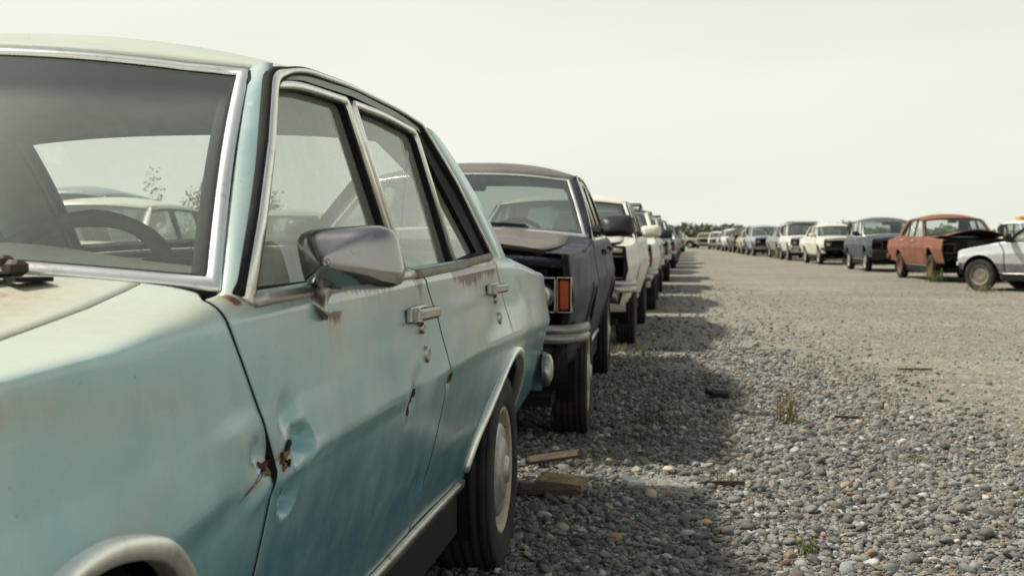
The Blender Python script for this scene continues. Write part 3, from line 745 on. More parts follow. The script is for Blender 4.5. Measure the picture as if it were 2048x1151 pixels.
    for u in np.linspace(-1, 1, k):
        y = YF + .015 - .04 * (1 - u * u) + .10 * max(0, abs(u) - .85); x = u * (float(hwf(YF)) - .03)
        for dy, z in ((.05, .545), (.0, .54), (.01, .44), (.05, .36), (.12, .33)): V.append((x, y + dy, z))
    if 'valance' not in front_miss: mk('front_valance', np.array(V), grid_faces(k, 5), P if not spec.get('dark_valance') else M['black_plastic'], root, flip=False)
    def frame(cx, cz, w, h, y, t, dpt):
        g_ = G()
        g_.add(*box((cx, y, cz + h / 2 - t / 2), (w, dpt, t), .003)); g_.add(*box((cx, y, cz - h / 2 + t / 2), (w, dpt, t), .003))
        g_.add(*box((cx - w / 2 + t / 2, y + .001, cz), (t, dpt, h - 2 * t), .003)); g_.add(*box((cx + w / 2 - t / 2, y + .001, cz), (t, dpt, h - 2 * t), .003)); return g_
    for s_ in (1, -1):
        if ('left_lamp' if s_ > 0 else 'right_lamp') in front_miss:
            frame(s_ * .645, .70 + .02, .30, .20, YF + .06, .014, .10).build('lamp_opening', M['rust_rim'], root, smooth=False); continue
        lm = 'old_chrome' if spec.get('lamp_chrome', True) else 'black_plastic'
        hb = frame(s_ * .640, .725, .205, .155, YF + .015, .006, .09).build('lamp_bezel', M[lm], root, smooth=False)
        g_ = G()
        v, f = lathe_x([(0, .0), (.012, .05), (.006, .085), (-.02, .088)], 20); V2 = np.stack([v[:, 1] * 1.12, -v[:, 0], v[:, 2] * .82], 1) + np.array([s_ * .640, YF + .030, .72])
        hl = mk('headlight', V2, f, M['lens'], root)
        tb = frame(s_ * .782, .725, .070, .155, YF + .022, .005, .09).build('signal_bezel', M[lm], root, smooth=False)
        v, f = box((s_ * .782, YF + .026, .725), (.058, .07, .144), .012)
        mk('turn_signal', v, f, M['amber'] if lod < 2 or spec.get('amber', True) else M['lens'], root, smooth=False)
    if 'grille' not in front_miss:
        g = G()
        for i in range(7): g.add(*box((0, YF + .035, .645 + i * .027), (.92, .03, .009), .002))
        for i in range(9): g.add(*box((-.44 + i * .11, YF + .05, .726), (.010, .02, .19), .002))
        g.build('grille', M['old_chrome'] if spec.get('grille_chrome') else M['black_plastic'], root, smooth=False)
    bm = mats.get('bumper', M['old_chrome'])
    if 'bumper' not in front_miss: mk('bumper', *bumper_v(True, .555, spec.get('bumper_h', .105)), bm, root)
    mk('bumper', *bumper_v(False, .50, .115, plain_=bool(hero), hw=.865 if hero else .875), bm, root)
    # ---- tail
    V = []
    for u in np.linspace(-1, 1, k):
        y = YR - .005 + .02 * (1 - u * u); x = u * (float(hwf(YR)) - .03); ez = float(zs(YR)) + .005 + .02 * (1 - u * u)
        for dy, z in ((-.03, ez), (.0, ez - .02), (.015, .66), (-.01, .52), (-.04, .40)): V.append((x, y + dy, z))
    mk('tail_panel', np.array(V), grid_faces(k, 5), P, root, flip=True)
    for s_ in (1, -1):
        mk('tail_light', *box((s_ * .70, YR - .006, .70), (.25, .075, .115), .012), M['red_lens'], root, smooth=False)
    # ---- cabin
    if lod < 2:
        im = M['interior']
        for sx_ in (.36, -.36): seat(root, sx_, 1.28, .52, .98, im)
        g = G(); g.add(*box((0, 2.18, .50), (1.30, .50, .20), .05)); v, f = box((0, 2.50, .74), (1.30, .16, .50), .06); v = v.copy(); v[:, 1] += (v[:, 2] - .5) * .3; g.add(v, f)
        g.build('rear_seat', im, root, smooth=False)
        mk('parcel_shelf', *box((0, 2.80, .955), (1.30, .36, .03), .01), im, root, smooth=False)
        ks = 21; V = []
        for u in np.linspace(-1, 1, ks):
            b = wsp(u * .96, .02); hump = .045 * math.exp(-((u * .76 - .36) / .24) ** 2)
            for dy, dz in ((.02, -.022), (.14, .0), (.26, .012 + hump), (.33, .004 + hump), (.35, -.10), (.28, -.30)): V.append((b[0] * .97, b[1] * .5 + .25 + dy, .985 + dz))
        mk('dashboard', np.array(V), grid_faces(ks, 6), M['dash'], root)
        c = np.array([.315, .98, .912]); a = np.linspace(0, 2 * math.pi, 41); tl = math.radians(32)
        pts = [(c[0] + .205 * math.cos(q), c[1] + .205 * math.sin(q) * math.sin(tl), c[2] + .205 * math.sin(q) * math.cos(tl)) for q in a]
        g = G(); g.add(*tube(pts, .0155 + .0012 * np.sin(a * 9), 8, False))
        for q in (-.25, math.pi + .25): g.add(*tube([c + np.array([0, -.03, -.02]), c + np.array([.19 * math.cos(q), .19 * math.sin(q) * math.sin(tl), .19 * math.sin(q) * math.cos(tl)])], .012, 6))
        g.add(*tube([c + np.array([0, -.03, -.02]), c + np.array([0, -.28, -.17])], .03, 8))
        g.build('steering_wheel', M['wheel_rim'], root)
        if not hero or True:
            mk('rear_view_mirror', *box((.0, .99, 1.30), (.22, .03, .06), .012), M['black_plastic'], root, smooth=False)
        if hero:
            for s_ in (1, -1):
                mk('seat_belt', *tube([(s_ * .74, 1.50, 1.20), (s_ * .62, 1.40, 1.02), (s_ * .40, 1.32, .72)], .012, 6), M['interior'], root)
    # ---- outside mirror
    mt = spec.get('mirror')
    if mt and lod < 2:
        for s_ in ((1, -1) if mt != 'chrome' else (1,)):
            mm = M['black_plastic'] if mt == 'black' else P
            o1 = rounded_head(s_ * (HW + .105), .585, 1.045, .21, .125, .085, 0.06)
            sm_ = mk('side_mirror', *o1, mm, root)
            g = G(); g.add(*box((s_ * (HW - .025), .60, 1.02), (.09, .09, .06), .02)); g.build('mirror_stalk', M['black_plastic'], sm_, smooth=False)
    # ---- wipers
    if lod < 2 and 'wiper' not in front_miss:
        wi = [wsp(q, r_) + np.array([0, -.012, .016]) for q, r_ in ((.10, -.02), (.22, .05), (.40, .06), (.58, .055))]
        g = G(); g.add(*tube(np.array(wi), .008, 6)); g.add(*tube(np.array([wsp(q, .045) + np.array([0, -.010, .012]) for q in (.12, .35, .60)]), .006, 4))
        g.build('wiper', M['black_plastic'], root)
    # ---- roof rack
    if spec.get('rack'):
        g = G()
        for s_ in (1, -1):
            g.add(*tube([roofp(s_ * .82, q) + np.array([0, 0, .06]) for q in (.12, .4, .7, .95)], .014, 6))
            for q in (.12, .5, .95): g.add(*tube([roofp(s_ * .82, q), roofp(s_ * .82, q) + np.array([0, 0, .06])], .012, 5))
        for q in (.2, .8): g.add(*tube([roofp(a_, q) * np.array([1, 1, 0]) + np.array([0, 0, float(roofp(.82, q)[2]) + .075]) for a_ in (-.84, 0, .84)], .013, 6))
        g.build('roof_rack', M['black_plastic'], root)
    # ---- wheels
    wk = spec.get('wheels', 'hubcap'); wf = spec.get('wheel_y', (0, WB))
    for y in wf:
        for s_ in (1, -1): wheel(root, y, s_, spec, lod if s_ > 0 or not hero else 1, wk)
    WARP[0] = None
    return root

def rounded_head(cx, cy, cz, w, h, dpt, tilt=0.):
    """mirror shell: rounded rectangle that grows from a small nose to the full rim"""
    rings = [(-.5, .42), (-.42, .66), (-.15, .90), (.15, .985), (.42, 1.0), (.5, .985), (.5, .93), (.40, .90)]
    n = 32; V = []
    for (t, k) in rings:
        for i in range(n):
            a = 2 * math.pi * i / n; c, s_ = math.cos(a), math.sin(a); p = 4.5
            r = 1 / (abs(c) ** p + abs(s_) ** p) ** (1 / p)
            V.append((r * c * w / 2 * k, t * dpt, r * s_ * h / 2 * k))
    V = np.array(V); f = []
    for r in range(len(rings) - 1):
        for i in range(n): f.append((r * n + i, r * n + (i + 1) % n, (r + 1) * n + (i + 1) % n, (r + 1) * n + i))
    f.append(tuple(reversed(range(n)))); f.append(tuple((len(rings) - 1) * n + i for i in range(n)))
    cr, sr = math.cos(tilt), math.sin(tilt); V = V @ np.array([[cr, 0, sr], [0, 1, 0], [-sr, 0, cr]])
    return V + np.array([cx, cy, cz]), f

def warp(ylow=None, yhigh=None, z=None, sx=1., zsplit=(.93, 1.2), xtop=1.):
    """reshape the common body: y stations below / above the belt, heights, width"""
    def w(v):
        v = v.copy(); x, y, zz = v[:, 0], v[:, 1].copy(), v[:, 2].copy()
        a = np.interp(y, *ylow) if ylow else y
        a = np.where(y < (ylow[0][0] if ylow else -9), y, a)
        b = np.interp(y, *yhigh) if yhigh else a
        k = np.clip((zz - zsplit[0]) / (zsplit[1] - zsplit[0]), 0, 1); k = k * k * (3 - 2 * k)
        v[:, 1] = a + (b - a) * k
        if z: v[:, 2] = np.interp(zz, *z)
        v[:, 0] = x * sx * (1 + (xtop - 1) * np.clip((zz - .97) / .38, 0, 1))
        return v
    return w

# ------------------------------------------------------------------ ground
def ground_mat():
    m = N('ground'); c = m.coord(); s = m.n('ShaderNodeSeparateXYZ', {0: c.outputs[0]})
    yy = m.math('MAXIMUM', s.outputs[1], 2.5)
    edge = m.math('ADD', m.math('DIVIDE', 7.2, yy), .15)
    n1 = m.noise(c, .55, 5, .6); n2 = m.noise(c, 2.2, 5, .65)
    k = m.math('SUBTRACT', s.outputs[0], edge)
    k = m.math('ADD', k, m.math('MULTIPLY', m.math('SUBTRACT', n1.outputs[0], .5), 1.6))
    k = m.math('ADD', k, m.math('MULTIPLY', m.math('SUBTRACT', n2.outputs[0], .5), .7))
    track = m.n('ShaderNodeMapRange', {0: k, 1: -.35, 2: .55, 3: 0., 4: 1.}, interpolation_type='SMOOTHSTEP').outputs[0]
    v1 = m.n('ShaderNodeTexVoronoi', {'Vector': c, 'Scale': 38., 'Randomness': 1.}); v2 = m.n('ShaderNodeTexVoronoi', {'Vector': c, 'Scale': 85.}); v3 = m.n('ShaderNodeTexVoronoi', {'Vector': c, 'Scale': 17.})
    bw = m.n('ShaderNodeRGBToBW', {0: v1.outputs['Color']}); bw2 = m.n('ShaderNodeRGBToBW', {0: v2.outputs['Color']}); bw3 = m.n('ShaderNodeRGBToBW', {0: v3.outputs['Color']})
    st = m.ramp(bw.outputs[0], [(.15, (.10, .098, .092)), (.45, (.21, .205, .185)), (.62, (.30, .285, .25)), (.85, (.44, .42, .37))]).outputs[0]
    st2 = m.ramp(bw2.outputs[0], [(.2, (.15, .14, .12)), (.5, (.27, .255, .215)), (.85, (.42, .40, .34))]).outputs[0]
    st = m.mix(.5, st, st2)
    soil = m.noise(c, 1.1, 5, .7); sf = m.ramp(soil.outputs[0], [(.52, 0.), (.68, .8)]).outputs[0]
    st = m.mix(sf, st, (.19, .155, .105))
    n3 = m.noise(c, 7, 6, .7); n4 = m.noise(m.coord(scale=(1.6, .35, 1)), .8, 5, .6)
    tr = m.ramp(n4.outputs[0], [(.3, (.210, .186, .138)), (.5, (.268, .240, .180)), (.72, (.315, .286, .220))]).outputs[0]
    tr = m.mix(m.ramp(n3.outputs[0], [(.45, 0.), (.75, .5)]).outputs[0], tr, (.20, .18, .14))
    tr = m.mix(m.math('MULTIPLY', m.ramp(bw.outputs[0], [(.55, 0.), (.75, 1.)]).outputs[0], .55), tr, st)
    tr = m.mix(m.ramp(bw2.outputs[0], [(.70, 0.), (.8, .6)]).outputs[0], tr, (.45, .43, .37))
    tr = m.mix(m.ramp(bw3.outputs[0], [(.20, .5), (.28, 0.)]).outputs[0], tr, (.13, .12, .10))
    rut = m.noise(m.coord(scale=(2.6, .06, 1)), 1.0, 4, .6, .4); tr = m.mix(m.ramp(rut.outputs[0], [(.50, 0.), (.66, .55)]).outputs[0], tr, (.205, .180, .135))
    stn = m.noise(c, .35, 4, .6); tr = m.mix(m.ramp(stn.outputs[0], [(.55, 0.), (.72, .45)]).outputs[0], tr, (.30, .29, .25))
    v4 = m.n('ShaderNodeTexVoronoi', {'Vector': c, 'Scale': 60.}); bw4 = m.n('ShaderNodeRGBToBW', {0: v4.outputs['Color']})
    fg = m.ramp(bw4.outputs[0], [(.15, (.110, .098, .076)), (.42, (.225, .202, .154)), (.6, (.285, .258, .198)), (.85, (.43, .405, .335))]).outputs[0]
    cl = m.noise(c, 1.6, 5, .65); tr = m.mix(m.ramp(cl.outputs[0], [(.35, .25), (.62, .72)]).outputs[0], tr, fg)
    band = m.noise(m.coord(scale=(.5, 1., 1)), .55, 5, .62); tr = m.mix(m.ramp(band.outputs[0], [(.40, .55), (.56, 0.)]).outputs[0], tr, (.15, .138, .108)); tr = m.mix(m.ramp(band.outputs[0], [(.54, 0.), (.70, .5)]).outputs[0], tr, (.345, .315, .245))
    v5 = m.n('ShaderNodeTexVoronoi', {'Vector': m.coord(scale=(1.3, .8, 1)), 'Scale': 15.}); bw5 = m.n('ShaderNodeRGBToBW', {0: v5.outputs['Color']}); v6 = m.noise(m.coord(scale=(1., .45, 1)), 5.5, 6, .75)
    tr = m.mix(m.ramp(bw5.outputs[0], [(.22, .45), (.34, 0.)]).outputs[0], tr, (.115, .105, .082)); tr = m.mix(m.ramp(bw5.outputs[0], [(.62, 0.), (.78, .40)]).outputs[0], tr, (.40, .385, .32))
    tr = m.mix(m.ramp(v6.outputs[0], [(.36, .5), (.50, 0.)]).outputs[0], tr, (.13, .12, .095))
    base = m.mix(track, st, tr)
    hgt = m.math('ADD', m.math('MULTIPLY', v1.outputs['Distance'], -1.), m.math('MULTIPLY', v2.outputs['Distance'], -.45))
    hgt = m.math('ADD', hgt, m.math('MULTIPLY', n3.outputs[0], .6))
    m.bsdf(Base_Color=base, Roughness=.95, Normal=m.bump(hgt, .8, .02)); return m.m
g = G(); rr = [0, 3, 6, 10, 16, 26, 45, 80, 150, 300, 700, 1800]; n = 48; V = [(0, 0, 0)]; F_ = []
for r in rr[1:]:
    for i in range(n): V.append((r * math.cos(2 * math.pi * i / n), r * math.sin(2 * math.pi * i / n), 0))
for i in range(n): F_.append((0, 1 + i, 1 + (i + 1) % n))
for k in range(len(rr) - 2):
    for i in range(n): a = 1 + k * n; F_.append((a + i, a + n + i, a + n + (i + 1) % n, a + (i + 1) % n))
go = mk('ground', V, F_, ground_mat(), smooth=False); tag(go, kind='structure')

def ico(sub):
    import bmesh
    bm = bmesh.new(); bmesh.ops.create_icosphere(bm, subdivisions=sub, radius=1.)
    v = np.array([q.co[:] for q in bm.verts]); f = np.array([[x.index for x in q.verts] for q in bm.faces]); bm.free(); return v, f
def pebbles(name, sets, mat, label, means=(.150, .150, .165, .30, .165)):
    VV, FF, CC = [], [], []; off = 0
    for si, (sub, xy, size) in enumerate(sets):
        bv, bf = ico(sub); nvar = 10; var = []
        for k in range(nvar):
            q = bv.copy()
            for _ in range(5):
                dr = rng.normal(size=3); dr /= np.linalg.norm(dr); dd = q @ dr; cut = rng.uniform(.35, .8)
                q = q - np.outer(np.maximum(dd - cut, 0) * .85, dr)
            var.append(q)
        var = np.array(var); m = len(xy)
        b = var[rng.integers(0, nvar, m)]
        sc = np.stack([size * rng.uniform(.75, 1.35, m), size * rng.uniform(.6, 1., m), size * rng.uniform(.32, .72, m)], 1) * .5
        b = b * sc[:, None, :]
        tx, ty, tz = rng.normal(0, .28, m), rng.normal(0, .28, m), rng.uniform(0, 6.283, m)
        cx, sx_ = np.cos(tx), np.sin(tx); y1 = b[..., 1] * cx[:, None] - b[..., 2] * sx_[:, None]; z1 = b[..., 1] * sx_[:, None] + b[..., 2] * cx[:, None]; b[..., 1], b[..., 2] = y1, z1
        cy, sy = np.cos(ty), np.sin(ty); x1 = b[..., 0] * cy[:, None] + b[..., 2] * sy[:, None]; z1 = -b[..., 0] * sy[:, None] + b[..., 2] * cy[:, None]; b[..., 0], b[..., 2] = x1, z1
        cz, sz = np.cos(tz), np.sin(tz); x1 = b[..., 0] * cz[:, None] - b[..., 1] * sz[:, None]; y1 = b[..., 0] * sz[:, None] + b[..., 1] * cz[:, None]; b[..., 0], b[..., 1] = x1, y1
        b[..., 0] += xy[:, :1]; b[..., 1] += xy[:, 1:2]; b[..., 2] += (sc[:, 2] * rng.uniform(-.5 if si == 3 else .15, .95, m))[:, None]
        VV.append(b.reshape(-1, 3)); nb = len(bv)
        FF.append((bf[None] + (np.arange(m) * nb)[:, None, None] + off).reshape(-1, 3)); off += m * nb
        t = rng.random(m); lum = np.clip(rng.lognormal(math.log(means[si]), .34 if si == 3 else .54, m), .035, .52)
        base = np.stack([lum * 1.0, lum * .985, lum * .91], 1)
        warm = t < .28; base[warm] *= np.array([1.12, 1.0, .82]); rusty = t < .02; base[rusty] *= np.array([1.2, .84, .64]); cool = t > .68; base[cool] *= np.array([.9, .99, 1.08])
        CC.append(np.repeat(np.c_[base, np.ones(m)], nb, 0))
    V = np.concatenate(VV).astype(np.float32); F2 = np.concatenate(FF).astype(np.int32); C = np.concatenate(CC).astype(np.float32)
    me = bpy.data.meshes.new(name); me.vertices.add(len(V)); me.vertices.foreach_set('co', V.ravel())
    me.loops.add(F2.size); me.loops.foreach_set('vertex_index', F2.ravel()); me.polygons.add(len(F2))
    me.polygons.foreach_set('loop_start', np.arange(0, F2.size, 3, dtype=np.int32)); me.polygons.foreach_set('use_smooth', np.ones(len(F2), bool))
    a = me.attributes.new('stone_colour', 'FLOAT_COLOR', 'POINT'); a.data.foreach_set('color', C.ravel())
    me.update(calc_edges=True); me.validate(); me.materials.append(mat)
    o = bpy.data.objects.new(name, me); COL.objects.link(o); tag(o, label, 'gravel', kind='stuff'); return o
mp_ = N('pebble'); at = mp_.n('ShaderNodeAttribute', attribute_name='stone_colour'); c = mp_.coord(); nn = mp_.noise(c, 55, 5, .7)
mp_.bsdf(Base_Color=mp_.mix(mp_.ramp(nn.outputs[0], [(.35, 0.), (.75, .45)]).outputs[0], at.outputs['Color'], (.27, .25, .21)), Roughness=.85, Normal=mp_.bump(nn.outputs[0], .3, .006))
def scatter(m, x0, x1, y0, y1, dens_f):
    p = np.stack([rng.uniform(x0, x1, m), rng.uniform(y0, y1, m)], 1); return p[rng.random(m) < dens_f(p[:, 0], p[:, 1])]
def lump(x, y, f, ph): return .5 + .5 * np.sin(x * f + ph + 1.3 * np.sin(y * f * .7)) * np.sin(y * f * .9 + ph * 2 + 1.1 * np.sin(x * f * .6))
def track_k(x, y): return x - (7.2 / np.maximum(y, 2.5) + .15) + .35 * (lump(x, y, 1.3, .4) - .5) + .2 * (lump(x, y, 4.1, 2) - .5)
soilp = lambda x, y: np.clip(1 - 1.1 * np.exp(-((x + .12) / .28) ** 2 - ((y - 5.05) / .28) ** 2) - .9 * np.exp(-((x - .0) / .35) ** 2 - ((y - 9.9) / .5) ** 2), .06, 1)
near = lambda x, y: np.clip(.72 - track_k(x, y) * .75, .012, 1) * soilp(x, y) * (.55 + .45 * lump(x, y, 6, 1)) * np.clip(1.35 - y / 14, .12, 1)
A1 = scatter(46000, -1.5, 3.6, 2.6, 6.6, near); A2 = scatter(46000, -1.6, 4.0, 6.6, 11.5, near); A3 = scatter(30000, -1.6, 3.5, 11.5, 26, near)
A4 = scatter(110000, .3, 7.0, 4, 24, lambda x, y: (.25 + .75 * lump(x, y, .9, 3)) * np.clip(1.25 - y / 22, .1, 1)); A5 = scatter(90000, -1.4, 3.2, 2.8, 7.0, near)
s1 = np.clip(rng.lognormal(math.log(.0245), .44, len(A1)), .010, .062); s2 = np.clip(rng.lognormal(math.log(.026), .44, len(A2)), .010, .062)
s3 = np.clip(rng.lognormal(math.log(.034), .35, len(A3)), .015, .08); s4 = np.clip(rng.lognormal(math.log(.0165), .38, len(A4)), .008, .05); s5 = rng.uniform(.008, .016, len(A5))
pebbles('gravel', [(2, A1, s1), (1, A2, s2), (1, A3, s3), (1, A4, s4), (1, A5, s5)], mp_.m, 'loose grey and tan pebbles covering the lot beside the row of cars')

# ------------------------------------------------------------------ the blue-green sedan in the foreground
P1 = paint('seafoam_paint', (.235, .48, .525), (.45, .595, .565), .16, .38, (.34, .60), 1.5, .9, .02, wobble=.62, low=(.045, .195, .265))  # low: bluer paint, darkened to hold the shade of the lower sides
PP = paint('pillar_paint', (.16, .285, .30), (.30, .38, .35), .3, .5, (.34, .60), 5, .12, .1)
PT = paint('sunlit_chalky_paint', (.38, .46, .43), (.485, .515, .435), .16, .70, (.34, .60), 2.5, .0, .15, spec=.12)  # hood and roof: dull chalky paint, lightened to carry the sunlight on them
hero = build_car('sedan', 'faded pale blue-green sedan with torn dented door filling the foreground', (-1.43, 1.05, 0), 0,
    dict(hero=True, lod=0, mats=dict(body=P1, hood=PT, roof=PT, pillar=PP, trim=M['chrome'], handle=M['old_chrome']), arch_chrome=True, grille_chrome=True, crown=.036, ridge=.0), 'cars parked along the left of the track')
kids = {o.name.split('.')[0]: o for o in hero.children}
def part(n, pred=lambda o: True):
    return [o for o in hero.children if o.name.split('.')[0] == n and pred(o)]
left_of = lambda o: sum(v.co.x for v in o.data.vertices) > 0
fdoor = part('front_door', left_of)[0]; fend = part('fender', left_of)[0]; rdoor = part('rear_door', left_of)[0]
# chrome door mirror with a faceted back
g = G(); rings = [(-.050, .06, .09, -.030, -.006), (-.049, .12, .17, -.029, -.006), (-.037, .60, .62, -.011, -.002), (-.027, .80, .81, -.005, -.001), (-.012, .93, .92, -.002, 0), (.004, .985, .98, 0, 0), (.022, 1, 1, 0, 0), (.026, .985, .98, 0, 0), (.026, .92, .9, 0, 0), (.015, .90, .88, 0, 0)]
nn_ = 40; V = []
for (t, kx, kz, ox, oz) in rings:
    for i in range(nn_):
        a = 2 * math.pi * i / nn_; cc, ss = math.cos(a), math.sin(a); p = 5.
        r = 1 / (abs(cc) ** p + abs(ss) ** p) ** (1 / p); V.append((r * cc * .0815 * kx + ox - .010 * (r * ss) * kx, t, r * ss * .0515 * kz + oz + .004 * r * cc))
F_ = [(r * nn_ + i, r * nn_ + (i + 1) % nn_, (r + 1) * nn_ + (i + 1) % nn_, (r + 1) * nn_ + i) for r in range(len(rings) - 1) for i in range(nn_)]
F_ += [tuple(reversed(range(nn_))), tuple((len(rings) - 1) * nn_ + i for i in range(nn_))]
MC = np.array([.895, .81, 1.016])
ms = mk('side_mirror', np.array(V) + MC, F_, M['mirror_metal'], hero, sharp=24)
mk('mirror_screw', *[q for q in (lambda v, f: (np.stack([v[:, 1], -v[:, 0], v[:, 2]], 1) + MC + np.array([-.022, -.051, -.006]), f))(*lathe_x([(-.004, .007), (.003, .006), (.004, .003), (.001, 0)], 14))], M['old_chrome'], ms)
g = G(); b0 = np.array([.838, .786, .938]); b1 = MC + np.array([-.034, -.004, -.040])
tt = np.linspace(0, 1, 9); pts = [b0 + (b1 - b0) * t for t in tt]
g.add(*tube(pts, np.interp(tt, [0, .2, .35, .55, 1], [.034, .030, .022, .0165, .0135]), 14))
g.build('mirror_stalk', metal('stalk_metal', (.34, .33, .32), .2, .15), ms)
# torn sheet metal at the door edge: shards standing off the panel, dark holes behind them
def side_pt(y, z, o=0): return np.array([float(body(y, s_of(y, z))[0]) + float(dent(y, z)) + o, y, z])
def shard(outline, o0, o1):
    m = len(outline); rn = random.Random(len(outline) * 7 + int(outline[0][0] * 1000))
    P0 = [side_pt(y, z, o0 + rn.uniform(0, o1)) for y, z in outline]; cen = sum(P0) / m + np.array([rn.uniform(-.004, .004), 0, 0])
    V = [cen] + P0 + [cen - np.array([.002, 0, 0])] + [p - np.array([.0025, 0, 0]) for p in P0]
    f = [(0, 1 + i, 1 + (i + 1) % m) for i in range(m)] + [(m + 1, m + 2 + (i + 1) % m, m + 2 + i) for i in range(m)] + [(1 + i, m + 2 + i, m + 2 + (i + 1) % m, 1 + (i + 1) % m) for i in range(m)]
    return np.array(V), f
def blob(cy, cz, ry, rz, n=12, seed=0, jag=.35, rot=0.):
    rn = random.Random(seed); o = []
    for i in range(n):
        a = 2 * math.pi * i / n; r = 1 + rn.uniform(-jag, jag); y, z = ry * r * math.cos(a), rz * r * math.sin(a)
        o.append((cy + y * math.cos(rot) - z * math.sin(rot), cz + y * math.sin(rot) + z * math.cos(rot)))
    return o
def tear(nm, mat, par, *sh):
    for q, o0, o1 in sh: mk(nm, *shard(q, o0, o1), mat, par, smooth=False)
tear('torn_metal', M['rust'], fend, (blob(.440, .733, .045, .0026, 18, 1, .6, .27), .0003, .0008), (blob(.474, .746, .010, .006, 12, 2, .5), .0005, .003))
tear('torn_metal', M['bare_metal'], fend, (blob(.478, .737, .006, .005, 9, 21, .5), .002, .004))
tear('torn_metal', M['rust'], fdoor, (blob(.544, .741, .010, .010, 13, 3, .5), .0005, .003), (blob(.594, .757, .018, .0045, 12, 4, .5, .25), .0004, .002))
tear('torn_metal', M['bare_metal'], fdoor, (blob(.556, .746, .012, .0035, 11, 5, .5, .2), .001, .002), (blob(.546, .732, .008, .006, 9, 9, .5), .002, .003))
tear('hole', M['dark'], fdoor, (blob(.566, .757, .014, .0045, 10, 6, .35, .3), .003, .0004), (blob(.552, .736, .006, .005, 8, 8, .3), .006, .0005), (blob(.556, .694, .006, .005, 8, 11, .3), .0006, .0002))
tear('torn_metal', M['rust'], fdoor, (blob(1.356, .716, .020, .017, 14, 13, .45, .0), .0008, .002), (blob(1.346, .698, .017, .013, 12, 14, .45), .0008, .002))
tear('hole', M['dark'], fdoor, (blob(1.362, .727, .016, .009, 10, 15, .35), .0035, .0004), (blob(1.350, .703, .009, .010, 9, 16, .35), .0035, .0004))
tear('torn_metal', M['bare_metal'], rdoor, (blob(1.752, .712, .022, .014, 11, 17, .45), .0008, .002))
tear('hole', M['dark'], rdoor, (blob(1.756, .716, .012, .009, 9, 18, .35), .0035, .0004))
# wiper spindle and cowl vent slots on the hood's rear edge
g = G(); b = wsp(.745, .0) + np.array([-.02, -.050, .010])
g.add(*box(b + np.array([-.004, .0, .002]), (.030, .026, .022), .006, -.5)); g.add(*box(b + np.array([-.030, .008, .011]), (.040, .020, .015), .004, -.55)); g.add(*box(b + np.array([-.062, .022, .019]), (.040, .016, .011), .004, -.35))
g.add(*tube([b + np.array([-.075, .026, .021]), b + np.array([-.30, .07, .045]), b + np.array([-.52, .08, .060])], .006, 6))
g.build('wiper_arm', plain('wiper_brown', (.045, .028, .020), .6, .5, 40, .5, (.12, .08, .05)), hero, smooth=False)
g = G()
for k in range(5): g.add(*box((.600 - k * .05, .372 - k * .013, .9965 + k * .0045), (.034, .050, .006), .0, -.6))
g.build('vent_slot', M['dark'], part('hood')[0], smooth=False)

# ------------------------------------------------------------------ the other cars
def sedan(zt=1.0, ys=0., cab=0., xt=1., zb=1.0):
    """longer hood (ys) and cabin shift (cab), heights scaled"""
    return warp(([-1.2, .38, .55, 1.7, 2.37, 3.11, 4.3], [-1.2, .38, .55 + ys * .7, 1.7 + ys * .6, 2.37 + ys * .5, 3.11 + ys * .5, 4.3 + ys * .5]),
                ([-1.2, .3, .5, .97, 2.14, 2.3, 3.0, 4.3], [-1.2, .3 + ys * .3, .5 + ys, .97 + ys + cab, 2.14 + ys * .8 + cab * .6, 2.3 + ys * .8 + cab * .6, 3.0 + ys * .6 + cab * .3, 4.3 + ys * .5]),
                ([-.1, 0, .33, .95, 1.36, 1.48, 2], [-.1, 0, .33 * zb, .95 * zb, .95 * zb + .41 * zt, .95 * zb + .53 * zt, 2.2]), xtop=xt)
def wagon(zt=1.2, zb=1.08, ys=.1, sx=1.0):
    """long roof with an upright tail"""
    return warp(([-1.2, .38, .55, 1.7, 2.37, 3.11, 4.3], [-1.2, .38, .55 + ys, 1.7 + ys, 2.37 + ys * .5, 3.11 + ys * .5, 3.75]),
                ([-1.2, .3, .5, .97, 1.5, 2.05, 2.14, 2.3, 2.66, 3.0, 4.3], [-1.2, .3 + ys * .4, .5 + ys, .97 + ys, 1.65 + ys, 2.35 + ys, 3.0, 3.38, 3.45, 3.62, 3.78]),
                ([-.1, 0, .33, .95, 1.36, 1.48, 2.], [-.1, 0, .33 * zb, .95 * zb, .95 * zb + .41 * zt, .95 * zb + .53 * zt, 2.5]), sx=sx, zsplit=(.96, 1.10), xtop=1.07)
def nose(w, k, drop=.0):
    def f(v):
        v = w(v); a = v[:, 1] < -.36; v[a, 1] = -.36 + (v[a, 1] + .36) * k
        t = np.clip((.9 - v[:, 1]) / 1.4, 0, 1); v[:, 2] -= drop * t * t * np.clip((v[:, 2] - .45) / .5, 0, 1); return v
    return f
navy = paint('navy_paint', (.012, .016, .028), (.085, .085, .095), .03, .50, (.60, .62), 5, .10, -.30, spec=.16)
dullhood = paint('dull_hood', (.115, .098, .085), (.165, .145, .125), .2, .6, (.35, .7), 2.5, .0, .2)
white = paint('white_paint', (.62, .60, .52), (.70, .68, .60), .10, .38, (.4, .7), 2, .3, .15)
white_b = paint('chalk_white_paint', (.66, .66, .62), (.58, .57, .52), .05, .4, (.4, .7), 2, .3, .08)
grey = paint('grey_paint', (.20, .21, .21), (.28, .28, .27), .10, .4, (.4, .7), 2, .2, .1)
teal = paint('teal_paint', (.022, .05, .06), (.05, .08, .085), .05, .35, (.4, .7), 2, .4, -.2)
black = paint('black_paint', (.012, .012, .014), (.04, .04, .04), .08, .35, (.45, .7), 2, .4, -.25)
bluegrey = paint('blue_grey_paint', (.032, .044, .066), (.07, .085, .105), .06, .5, (.4, .65), 3, .1, -.2)
